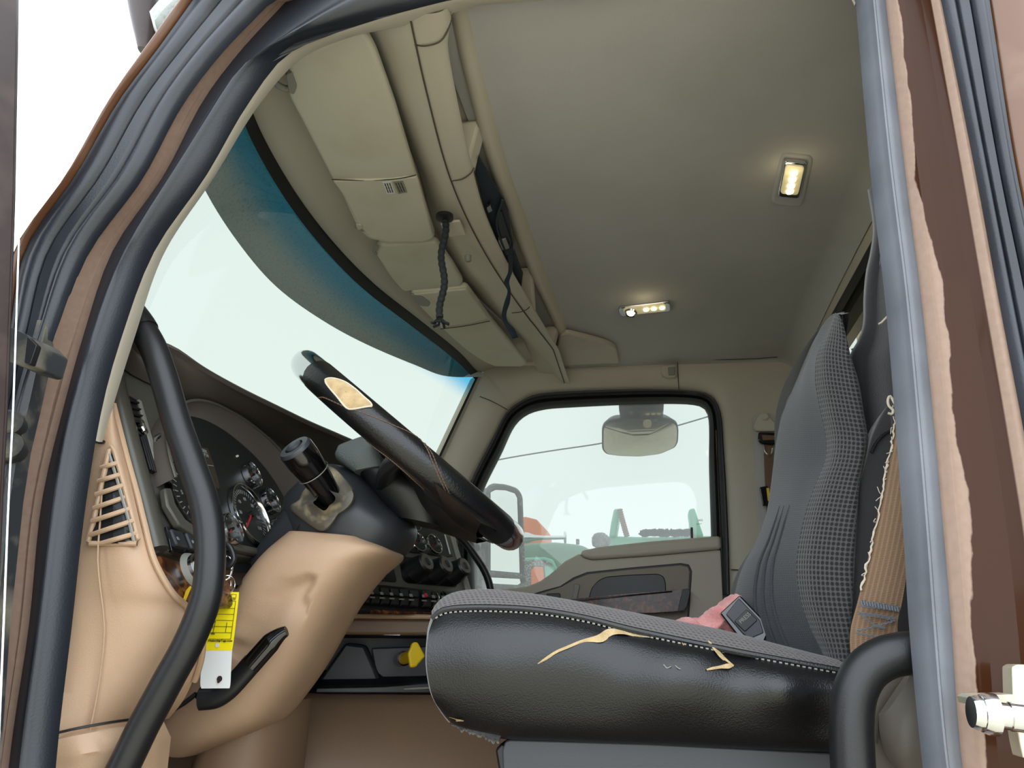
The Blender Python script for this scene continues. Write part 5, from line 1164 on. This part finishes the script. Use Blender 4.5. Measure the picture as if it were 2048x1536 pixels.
# side cover and recline trims low at the rear
plate([(1716, 1420), (1740, 1400), (1800, 1330), (1850, 1260), (1880, 1330), (1900, 1560), (1730, 1560)], .03, (0, 1, 0), r=8, y=.965).build('recliner_cover', M['seat_trim'], parent=seat, bevel=.01, bseg=3)
g = MB(); g.body([(P(1758, 1430, y=.935), P(1815, 1345, y=.935), .02), (P(1762, 1470, y=.935), P(1850, 1380, y=.935), .03), (P(1775, 1510, y=.935), P(1870, 1440, y=.935), .03), (P(1790, 1536, y=.935), P(1880, 1530, y=.935), .02)], n=16, e=2.6); g.build('side_knob', M['seat_trim'], parent=seat)
g = MB(); g.tube([P(a_, b_, y=.945) for a_, b_ in [(1728, 1480), (1735, 1430), (1760, 1390), (1800, 1345), (1840, 1300)]], .014, 14, n=30, flat=.6); g.build('recliner_lever', M['seat_trim'], parent=seat)

# ---------------------------------------------------------------- belts, buckle, rag, hanging cloth
yb_ = .955
L1 = [(1810, 760), (1796, 800), (1790, 850), (1778, 915), (1762, 1000), (1748, 1070), (1732, 1140), (1716, 1205), (1703, 1255), (1701, 1290), (1704, 1320)]
R1 = [(1850, 760), (1830, 820), (1828, 860), (1826, 930), (1824, 1000), (1820, 1070), (1814, 1140), (1804, 1205), (1796, 1240), (1794, 1275), (1782, 1330)]
A, B = cr([P(a_, b_, y=yb_) for a_, b_ in L1], 80), cr([P(a_, b_, y=yb_-.012) for a_, b_ in R1], 80)
bt_ = thing('seat_belt', P(1760, 1300, y=yb_), 'frayed brown seat belt webbing hanging beside the driver seat', 'seat belt')
rr = [[p.lerp(q, k/8)+V((0, -.004*sin(pi*k/8), 0)) for k in range(9)] for p, q in zip(A, B)]
g = MB(); g.grid(rr); g.grid([[p+V((0, .003, 0)) for p in r] for r in rr]); g.build('webbing', M['webbing'], parent=bt_, smooth=180)
r_ = random.Random(11); g = MB()
q = [p+V((r_.uniform(-.002, .001), -.002, 0)) for p in A[4:62]]; g.tube(q, lambda t: .0008+.0010*abs(sin(t*37))*r_.random(), 6)
for i in range(6, 58, 3):
    p = A[i]; g.tube([p, p+V((r_.uniform(-.005, .001), -.003, r_.uniform(-.006, .004))), p+V((r_.uniform(-.007, .0), -.004, r_.uniform(-.011, .005)))], .0005, 5, n=6)
g.tube([P(a_, b_, y=yb_-.004) for a_, b_ in [(1790, 808), (1780, 792), (1776, 800), (1778, 812), (1786, 820), (1784, 828), (1776, 826)]], .0016, 6, n=24)
g.build('frayed_edge', M['thread'], parent=bt_)
g = MB()
def bpt(a_, b_): return P(a_, b_, y=yb_-.016)
for pts in ([(1722, 1205), (1750, 1206), (1775, 1211), (1800, 1216)], [(1718, 1212), (1760, 1216), (1797, 1222)], [(1718, 1226), (1755, 1230), (1792, 1238)], [(1718, 1229), (1755, 1233), (1791, 1242)], [(1722, 1230), (1752, 1252)], [(1790, 1242), (1750, 1253), (1714, 1262)], [(1712, 1266), (1745, 1272), (1782, 1276)], [(1752, 1252), (1770, 1256)]):
    q = cr([bpt(a_, b_) for a_, b_ in pts], 16)
    for i in range(0, 15): g.tube([q[i], q[i+1]+V((0, 0, .0008*(-1)**i))], .0009, 5)
for i in range(14): g.tube([bpt(1722+i*5.6, 1200+i*1.1+r_.uniform(-2, 2)), bpt(1724+i*5.6, 1209+i*1.1)], .0016, 5)
g.build('sewn_stitches', M['bluethread'], parent=bt_)
cl = [(1738, 380), (1748, 460), (1742, 510), (1733, 550), (1728, 600), (1726, 655), (1714, 690), (1700, 715), (1700, 760), (1705, 800), (1712, 838), (1716, 870)]
cr_ = [(1790, 380), (1800, 460), (1806, 510), (1812, 550), (1818, 600), (1822, 655), (1824, 690), (1828, 740), (1832, 790), (1836, 838), (1838, 870)]
A, B = cr([P(a_, b_, y=1.10) for a_, b_ in cl], 60), cr([P(a_, b_, y=1.02) for a_, b_ in cr_], 60)
rr = [[p.lerp(q, k/16)+V((0, -.010*sin(3*pi*k/16+i*.03), 0)) for k in range(17)] for i, (p, q) in enumerate(zip(A, B))]
g = MB(); g.grid(rr); cloth = tag(g.build('hanging_cloth', M['felt'], smooth=180, solid=.006), 'dark grey cloth hanging behind the driver seat at the door pillar', 'cloth')
MB().tube([P(a_, b_, y=1.03) for a_, b_ in [(1757, 648), (1762, 646), (1772, 636), (1778, 630)]], .0016, 6, n=10).build('loose_thread', M['thread'], parent=cloth)
MB().tube([P(a_, b_, y=1.09) for a_, b_ in [(1704, 700), (1712, 697), (1722, 697)]], .002, 8, n=10).build('wire_end', M['chrome'], parent=cloth)
bk_ = thing('belt_buckle', P(1488, 1270, y=1.2), 'black seat belt buckle lying tilted on the driver seat against the backrest', 'buckle')
bq = [(1480, 1190), (1530, 1236), (1536, 1262), (1524, 1279), (1490, 1274), (1440, 1227)]
plate([(1480, 1190), (1528, 1240), (1536, 1268), (1526, 1290), (1485, 1285), (1440, 1227)], .026, (0, 1, 0), r=4, y=1.20).build('buckle_body', M['gloss'], parent=bk_, bevel=.006, bseg=3)
plate([(1478, 1196), (1520, 1240), (1528, 1266), (1500, 1278), (1486, 1268), (1452, 1229)], .004, (0, 1, 0), r=3, y=1.197).build('buckle_face', M['column'], parent=bk_, bevel=.002)
pb = plate([(1493, 1218), (1516, 1240), (1490, 1264), (1468, 1243)], .003, (0, 1, 0), r=4, y=1.195).build('release_button', M['blackp'], parent=bk_, bevel=.001)
txt('PRESS', P(1490, 1236, y=1.1946), P(1494, 1232, y=1.19)-P(1482, 1243, y=1.19), V((.4, 0, .8)), .008, M['label_grey'], pb, 'embossed_text')
r_ = random.Random(4)
g = MB(); g.body([(P(1340, 1262, y=1.285), P(1352, 1246, y=1.285), .03), (P(1375, 1275, y=1.285), P(1370, 1238, y=1.285), .05), (P(1400, 1280, y=1.285), P(1400, 1241, y=1.285), .05), (P(1425, 1285, y=1.285), P(1418, 1225, y=1.285), .06), (P(1450, 1290, y=1.285), P(1440, 1207, y=1.285), .06), (P(1480, 1290, y=1.285), P(1472, 1192, y=1.285), .05), (P(1500, 1290, y=1.285), P(1496, 1225, y=1.285), .03)], n=40, seg=36, e=2)
for i, p in enumerate(g.v): g.v[i] = p+V((sin(p.z*160+p.y*60)*.004, sin(p.x*130+p.z*90)*.004, sin(p.x*150+p.y*110)*.005))
tag(g.build('rag', M['pink'], smooth=180), 'crumpled pink terry rag lying on the driver seat behind the black belt buckle', 'rag')

# ---------------------------------------------------------------- passenger seat and belt
ps = thing('passenger_seat', (.12, 2.12, 1.22), 'dark passenger seat half hidden behind the driver seat', 'seat')
lv2 = [(714, 1602, 1618), (730, 1588, 1640), (760, 1574, 1660), (800, 1563, 1680), (860, 1560, 1700), (940, 1566, 1710), (1020, 1560, 1720), (1080, 1520, 1720), (1130, 1484, 1720), (1200, 1462, 1720), (1270, 1456, 1720)]
D2 = cr([P(a_, y_, y=2.0) for y_, a_, b_ in lv2], 50)
g = MB(); g.body([(p, p+V((.15 if i > 4 else .04+.02*i, 0, 0)), .23) for i, p in enumerate(D2[::3])], n=40, seg=32, e=2.8); g.build('backrest', M['seatcloth'], parent=ps, smooth=180)
p = P(1462, 1290, y=2.05); g = MB(); g.prism([V((-.36, 1.84, 1.72)), V((.26, 1.84, 1.70)), V((.26, 2.36, 1.70)), V((-.36, 2.36, 1.72))], (0, 0, -.16)); g.build('cushion', M['felt'], parent=ps, bevel=.04, bseg=4)
MB().box((0, 2.10, 1.38), .40, .40, .34).build('seat_base', M['column'], parent=ps, bevel=.02)
pbelt = thing('seat_belt', P(1524, 1000, y=2.62), 'beige and black passenger seat belt guide with webbing on the far pillar', 'seat belt')
plate([(1504, 838), (1512, 828), (1530, 822), (1548, 830), (1562, 860), (1572, 1090), (1520, 1090), (1508, 900)], .004, (0, 1, 0), r=6, y=2.634).build('slot_cover', M['head'], parent=pbelt, bevel=.002)
plate([(1507, 853), (1516, 830), (1528, 824), (1540, 832), (1556, 852), (1554, 862), (1512, 862)], .016, (0, 1, 0), r=5, y=2.612).build('guide_plate', M['beige'], parent=pbelt, bevel=.005, bseg=3)
MB().lathe(P(1530, 833, y=2.61), (0, -1, 0), [(.014, -.004), (.014, .004), (.009, .008)], 20).build('anchor_cap', M['beige'], parent=pbelt)
plate([(1517, 864), (1555, 865), (1556, 884), (1548, 890), (1522, 887), (1516, 880)], .018, (0, 1, 0), r=4, y=2.604).build('loop', M['gloss'], parent=pbelt, bevel=.004)
plate([(1524, 870), (1556, 871), (1557, 879), (1526, 880)], .004, (0, 1, 0), y=2.600).build('webbing_fold', M['webbing'], parent=pbelt)
plate([(1527, 888), (1546, 888), (1556, 1100), (1536, 1100)], .003, (0, 1, 0), y=2.618).build('webbing', M['webbing'], parent=pbelt)
MB().tube([P(a_, b_, y=2.61) for a_, b_ in [(1527, 890), (1531, 905), (1541, 910), (1545, 896)]], .0028, 8, n=16).build('metal_tongue', M['chrome'], parent=pbelt)
plate([(1519, 974), (1536, 971), (1541, 1010), (1526, 1012)], .014, (0, 1, 0), r=3, y=2.598).build('stop_block', M['gloss'], parent=pbelt, bevel=.003)
plate([(1533, 976), (1538, 976), (1541, 1001), (1536, 1002)], .003, (0, 1, 0), y=2.595).build('yellow_label', M['yellow'], parent=pbelt)

# ---------------------------------------------------------------- latch striker on the rear door pillar
st_ = thing('door_striker', P(2000, 1440, y=.77), 'zinc plated door latch striker bolted to the brown rear pillar', 'striker')
plate([(2024, 1334), (2034, 1329), (2075, 1330), (2075, 1520), (2046, 1516), (2040, 1490), (2034, 1456), (2026, 1450), (2026, 1400)], .02, (0, 1, 0), r=4, y=.745).build('bracket', M['zinc'], parent=st_, bevel=.003)
plate([(1940, 1396), (1950, 1391), (2030, 1389), (2030, 1412), (1998, 1414), (1944, 1410)], .03, (0, 1, 0), r=2, y=.735).build('upper_arm', M['zinc'], parent=st_, bevel=.002)
plate([(1996, 1444), (2034, 1446), (2034, 1456), (2000, 1452)], .03, (0, 1, 0), y=.735).build('lower_arm', M['zinc'], parent=st_, bevel=.002)
pa_, pb_ = P(1942, 1424, y=.725), P(2060, 1438, y=.725); d = (pb_-pa_).normalized(); ln = (pb_-pa_).length
MB().lathe(pa_, d, [(.012, 0), (.0135, .004), (.0135, ln*.16), (.0145, ln*.17), (.0165, ln*.30), (.0165, ln*.42), (.0105, ln*.44), (.0105, ln*.62), (.0115, ln*.64), (.0115, ln)], 24).build('latch_pin', M['chrome'], parent=st_)

# ---------------------------------------------------------------- open driver door at the left edge
od = thing('door_2', (-.86, .42, 1.2), 'open brown driver door seen edge on at the left of the doorway', 'door'); od['kind'] = 'structure'
e_ = [(46, -60), (44, 100), (39, 400), (34, 560), (25, 820), (16, 1000), (8, 1200), (-6, 1540), (-160, 1540), (-120, -60)]
pts = [P(a_, b_, y=.66) for a_, b_ in e_]
g = MB(); g.prism(pts, (-.02, -.05, 0)); g.build('door_frame', M['paint_dark'], parent=od, bevel=.008, bseg=3)
g = MB(); g.tube([P(a_+1, b_, y=.66) for a_, b_ in e_[:8]], .0012, 8, n=40); g.build('edge_strip', M['chrome'], parent=od)
lx = P(-100, 900, y=.66)
g = MB(); g.prism([V((lx.x, .62, 1.22)), V((lx.x, .62, 2.02)), V((lx.x-.22, -.28, 2.06)), V((lx.x-.22, -.28, 1.22))], (-.05, .012, 0)); g.build('door_panel', M['paint'], parent=od, bevel=.01)
g = MB(); g.tube([V((lx.x, .62, 2.0)), V((lx.x-.10, .50, 2.60)), V((lx.x-.30, -.2, 2.62)), V((lx.x-.22, -.28, 2.05))], .022, 12); g.build('window_frame', M['paint_dark'], parent=od)
hb = thing('door_check', P(45, 690, y=.765), 'dusty grey door check bracket on the front pillar at the open door', 'bracket')
plate([(16, 652), (56, 670), (74, 690), (62, 730), (52, 732), (16, 722)], .05, (0, 1, 0), r=4, y=.70).build('bracket_block', M['hinge_paint'], parent=hb, bevel=.006, bseg=3)
plate([(54, 672), (73, 690), (60, 729), (48, 726)], .008, (0, 1, 0), r=3, y=.693).build('end_face', M['blackp'], parent=hb, bevel=.003)
for b_ in (846, 892):
    MB().lathe(P(18, b_, y=.75), (.5, -1, .1), [(.016, -.02), (.016, .004), (.012, .008), (.006, .009)], 20).build('hinge_bolt', M['hinge_paint'], parent=hb)
g = MB(); g.prism([P(a_, b_, y=.765) for a_, b_ in [(-60, 640), (95, 640), (60, 800), (36, 900), (20, 1000), (-8, 1250), (-30, 1540), (-120, 1540)]], (0, .02, 0)); struct(g.build('trim_12', M['hinge_paint'], smooth=0), 'dusty dark front hinge pillar face beside the doorway', 'hinge pillar')

# ================================================================ OUTSIDE
# look-down mirror above the passenger window
lm = thing('look_down_mirror', P(1280, 880, y=2.86), 'small look-down mirror hanging outside the top of the passenger window', 'mirror')
plate([(1237, 800), (1328, 800), (1327, 822), (1313, 838), (1252, 838), (1238, 822)], .06, (0, 1, 0), r=3, y=2.78).build('mounting_foot', M['blackp'], parent=lm, bevel=.006)
mo = [(1204, 858), (1208, 848), (1222, 841), (1280, 838), (1340, 839), (1354, 846), (1357, 858), (1356, 884), (1350, 895), (1320, 908), (1280, 913), (1240, 912), (1212, 908), (1204, 898)]
MP0 = P(1280, 876, y=2.88); MN = V((.05, -cos(radians(54)), -sin(radians(54)))).normalized()
pts = rc(mo, 8, 4); rows = []
for f, d_ in ((.96, .003), (1.0, .0), (1.0, -.012), (.86, -.05), (.45, -.07), (.02, -.074)): rows.append([PP(1280+(p[0]-1280)*f, 876+(p[1]-876)*f, MP0, MN)+MN*d_ for p in pts])
g = MB(); g.grid(rows, cu=True); g.build('mirror_shell', M['blackp'], parent=lm, smooth=60)
rows = [[PP(1280+(p[0]-1280)*.96*k/10, 876+(p[1]-876)*.95*k/10, MP0, MN)+MN*(.004+.012*(1-(k/10)**2)) for p in pts] for k in range(11)]
g = MB(); g.grid(rows, cu=True); g.build('mirror_glass', M['mirror'], parent=lm, smooth=180)
# big side mirror outside the passenger window
sm = thing('side_mirror', P(1010, 1185, y=3.15), 'large framed side mirror outside the front of the passenger window', 'mirror')
fr = [(972, 1010), (974, 982), (984, 972), (1010, 974), (1032, 981), (1040, 994), (1043, 1080), (1047, 1168), (1036, 1176), (975, 1172)]
cc3 = P(1010, 1075, y=3.12); SN = V((.79, -.613, .0)).normalized()
pts = [PP(a_, b_, cc3, SN) for a_, b_ in rc(fr, 6, 3)]
g = MB(); g.tube(pts, .012, 12, closed=True); g.build('mirror_frame', M['extgrey'], parent=sm)
g = MB(); g.prism([p-SN*.008 for p in pts], -SN*.06); g.build('mirror_shell', M['extgrey'], parent=sm, bevel=.01)
g = MB(); g.prism([PP(a_, b_, cc3, SN) for a_, b_ in [(980, 985), (990, 980), (1010, 981), (1028, 987), (1033, 996), (1036, 1080), (1038, 1146), (980, 1141)]], SN*.004); g.build('mirror_glass', M['mirror'], parent=sm, smooth=0)
g = MB(); g.prism([PP(a_, b_, cc3, SN) for a_, b_ in [(980, 1155), (1038, 1158), (1040, 1166), (1034, 1170), (980, 1167)]], SN*.004); g.build('lower_glass', M['mirror'], parent=sm, smooth=0)
g = MB(); g.tube([PP(a_, b_, cc3, SN) for a_, b_ in [(976, 1148), (1010, 1150), (1044, 1153)]], .012, 10); g.build('divider_bar', M['extgrey'], parent=sm)
plate([(942, 1060), (966, 1060), (974, 1175), (944, 1180)], .05, (0, 1, 0), y=3.10).build('mirror_bracket', M['extgrey'], parent=sm, bevel=.01)
g = MB(); g.tube([P(950, 1090, y=3.12), V((-.66, 2.95, 2.12)), V((-.62, 2.75, 2.08))], .016, 10, n=12); g.build('mirror_arm', M['extgrey'], parent=sm)
# green truck parked alongside
YG = 6.2
gt = thing('green_truck', P(1100, 1300, y=YG), 'pale green truck parked alongside, seen through the passenger window', 'truck')
hood = [(980, 1092), (1040, 1088), (1070, 1084), (1110, 1083), (1150, 1087), (1176, 1092), (1190, 1110), (1195, 1200), (1195, 1420), (980, 1420)]
plate(hood, 1.6, (0, 1, 0), y=YG).build('hood', M['green'], parent=gt, bevel=.06, bseg=3)
plate([(985, 1117), (1090, 1114), (1106, 1119), (1114, 1136), (1118, 1230), (985, 1230)], .04, (0, 1, 0), y=YG-.05).build('window_frame', M['mint'], parent=gt, bevel=.01)
plate([(985, 1122), (1088, 1119), (1102, 1124), (1109, 1138), (1112, 1230), (985, 1230)], .03, (0, 1, 0), y=YG-.065).build('side_window', M['extgrey'], parent=gt, bevel=.005)
plate([(1062, 1140), (1068, 1134), (1086, 1134), (1089, 1160), (1080, 1172), (1062, 1172)], .02, (0, 1, 0), y=YG-.08).build('orange_patch', M['orange'], parent=gt, bevel=.005)
plate([(1089, 1133), (1108, 1133), (1110, 1172), (1092, 1172)], .02, (0, 1, 0), y=YG-.08).build('mint_patch', M['mint'], parent=gt)
p_ = P(1090, 1420, y=YG+.8); MB().box((p_.x, p_.y, p_.z/2+.02), 1.2, 1.3, p_.z).build('lower_body', M['extgrey'], parent=gt, bevel=.04)
hn = MB(); a_, b_ = P(1050, 1076, y=YG+.2), P(1132, 1075, y=YG+.2); d = (b_-a_); hn.lathe(a_, d.normalized(), [(.05, 0), (.045, .03), (.026, .08), (.018, .16), (.016, d.length*.95), (.05, d.length*.96), (.05, d.length)], 20); hn.build('air_horn', M['chrome'], parent=gt)
plate([(1152, 1078), (1158, 1078), (1158, 1088), (1152, 1088)], .04, (0, 1, 0), y=YG+.2).build('marker_lamp', M['extgrey'], parent=gt)
YB = 8.0
mt = thing('green_trailer', P(1320, 1300, y=YB), 'mint green trailer body with two upright stakes behind the passenger window ledge', 'trailer')
plate([(1190, 1092), (1204, 1078), (1216, 1072), (1300, 1074), (1500, 1070), (1500, 1420), (1190, 1420)], 1.6, (0, 1, 0), y=YB).build('trailer_body', M['mint'], parent=mt, bevel=.02)
plate([(1228, 1017), (1240, 1017), (1237, 1040), (1232, 1073), (1218, 1074), (1222, 1045)], .3, (0, 1, 0), y=YB-.05).build('stake', M['mint'], parent=mt, bevel=.02)
plate([(1377, 1019), (1389, 1015), (1393, 1028), (1400, 1050), (1408, 1073), (1382, 1073), (1380, 1040)], .3, (0, 1, 0), y=YB-.05).build('stake', M['mint'], parent=mt, bevel=.02)
p_ = P(1345, 1420, y=YB+.8); MB().box((p_.x, p_.y, p_.z/2+.02), 1.6, 1.4, p_.z).build('lower_body', M['extgrey'], parent=mt, bevel=.04)
g = MB(); g.tube([P(1239, 1018, y=YB-.1), P(1246, 1045, y=YB-.1), P(1254, 1073, y=YB-.1)], lambda t: .02+.012*abs(sin(t*40)), 8, n=40); g.build('chain', M['rust'], parent=mt)
g = MB(); r_ = random.Random(2)
for k in range(26): g.tube([P(1280+k*3.9, 1064+r_.uniform(-2, 2), y=YB-.1), P(1284+k*3.9, 1063+r_.uniform(-2, 3), y=YB-.1), P(1287+k*3.9, 1066+r_.uniform(-2, 2), y=YB-.1)], .026, 6)
for k in range(26): g.tube([P(1280+k*3.9, 1070+r_.uniform(-2, 2), y=YB-.1), P(1283+k*3.9, 1062+r_.uniform(-2, 3), y=YB-.1), P(1288+k*3.9, 1072+r_.uniform(-2, 2), y=YB-.1)], .022, 6)
g.build('dark_netting', M['netting'], parent=mt)
g = MB(); r_ = random.Random(9)
for k in range(12): g.lathe(P(1196+r_.uniform(0, 14), 1084-r_.uniform(0, 16)*(k/12), y=YB-.3), V((r_.uniform(-1, 1), -1, r_.uniform(-1, 1))), [(.06, -.03), (.07, 0), (.04, .03)], 8)
tag(g.build('scrap_heap', M['extgrey']), 'small grey pile of scrap beside the mint green trailer', 'scrap', kind='stuff')
oc = thing('orange_machine', P(1065, 1300, y=10.5), 'orange machine cab standing beyond the green truck', 'machine')
plate([(1040, 1036), (1050, 1033), (1074, 1039), (1081, 1050), (1084, 1078), (1086, 1110), (1040, 1110)], 1.2, (0, 1, 0), r=3, y=10.5).build('cab', M['orange'], parent=oc, bevel=.08, bseg=3)
plate([(1036, 1080), (1092, 1080), (1096, 1420), (1036, 1420)], 1.4, (0, 1, 0), y=10.6).build('body', M['orange'], parent=oc, bevel=.05)
p_ = P(1066, 1420, y=11.2); MB().box((p_.x, p_.y, p_.z/2+.02), .5, 1.2, p_.z).build('lower_body', M['orange'], parent=oc, bevel=.04)
g = MB(); g.tube([P(930, 935, y=12.0), P(1000, 919, y=12.0), P(1100, 902, y=12.0), P(1200, 887, y=12.0), P(1300, 866, y=12.0), P(1420, 832, y=12.0), P(1520, 800, y=12.0)], .012, 8, n=60); oc_ = tag(g.build('overhead_cable', M['extgrey']), 'thin dark overhead cable sloping across the sky outside', 'cable')
p_ = P(930, 935, y=12.0); MB().tube([V((p_.x, p_.y, 0)), V((p_.x, p_.y, p_.z+.1))], .06, 10).build('pole', M['extgrey'], parent=oc_)
# pale wall behind the cab
g = MB(); g.box((1.0, 2.20, 2.62), .2, 1.72, 1.5); struct(g.build('wall_outside', M['stone'], smooth=0), 'pale rough body panel standing close behind the cab rear window', 'wall')
g = MB(); g.box((1.0, 1.72, 1.1), .8, 1.8, .5); g.box((-.2, 1.72, .85), 2.6, .9, .5); struct(g.build('trim_13', M['blackp'], smooth=0), 'black chassis frame below the cab', 'chassis')
g = MB(); g.box((1.0, 2.2, 1.6), .1, 1.6, .6); struct(g.build('trim_14', M['hinge_paint'], smooth=0), 'dusty carrier below the pale body panel', 'carrier')
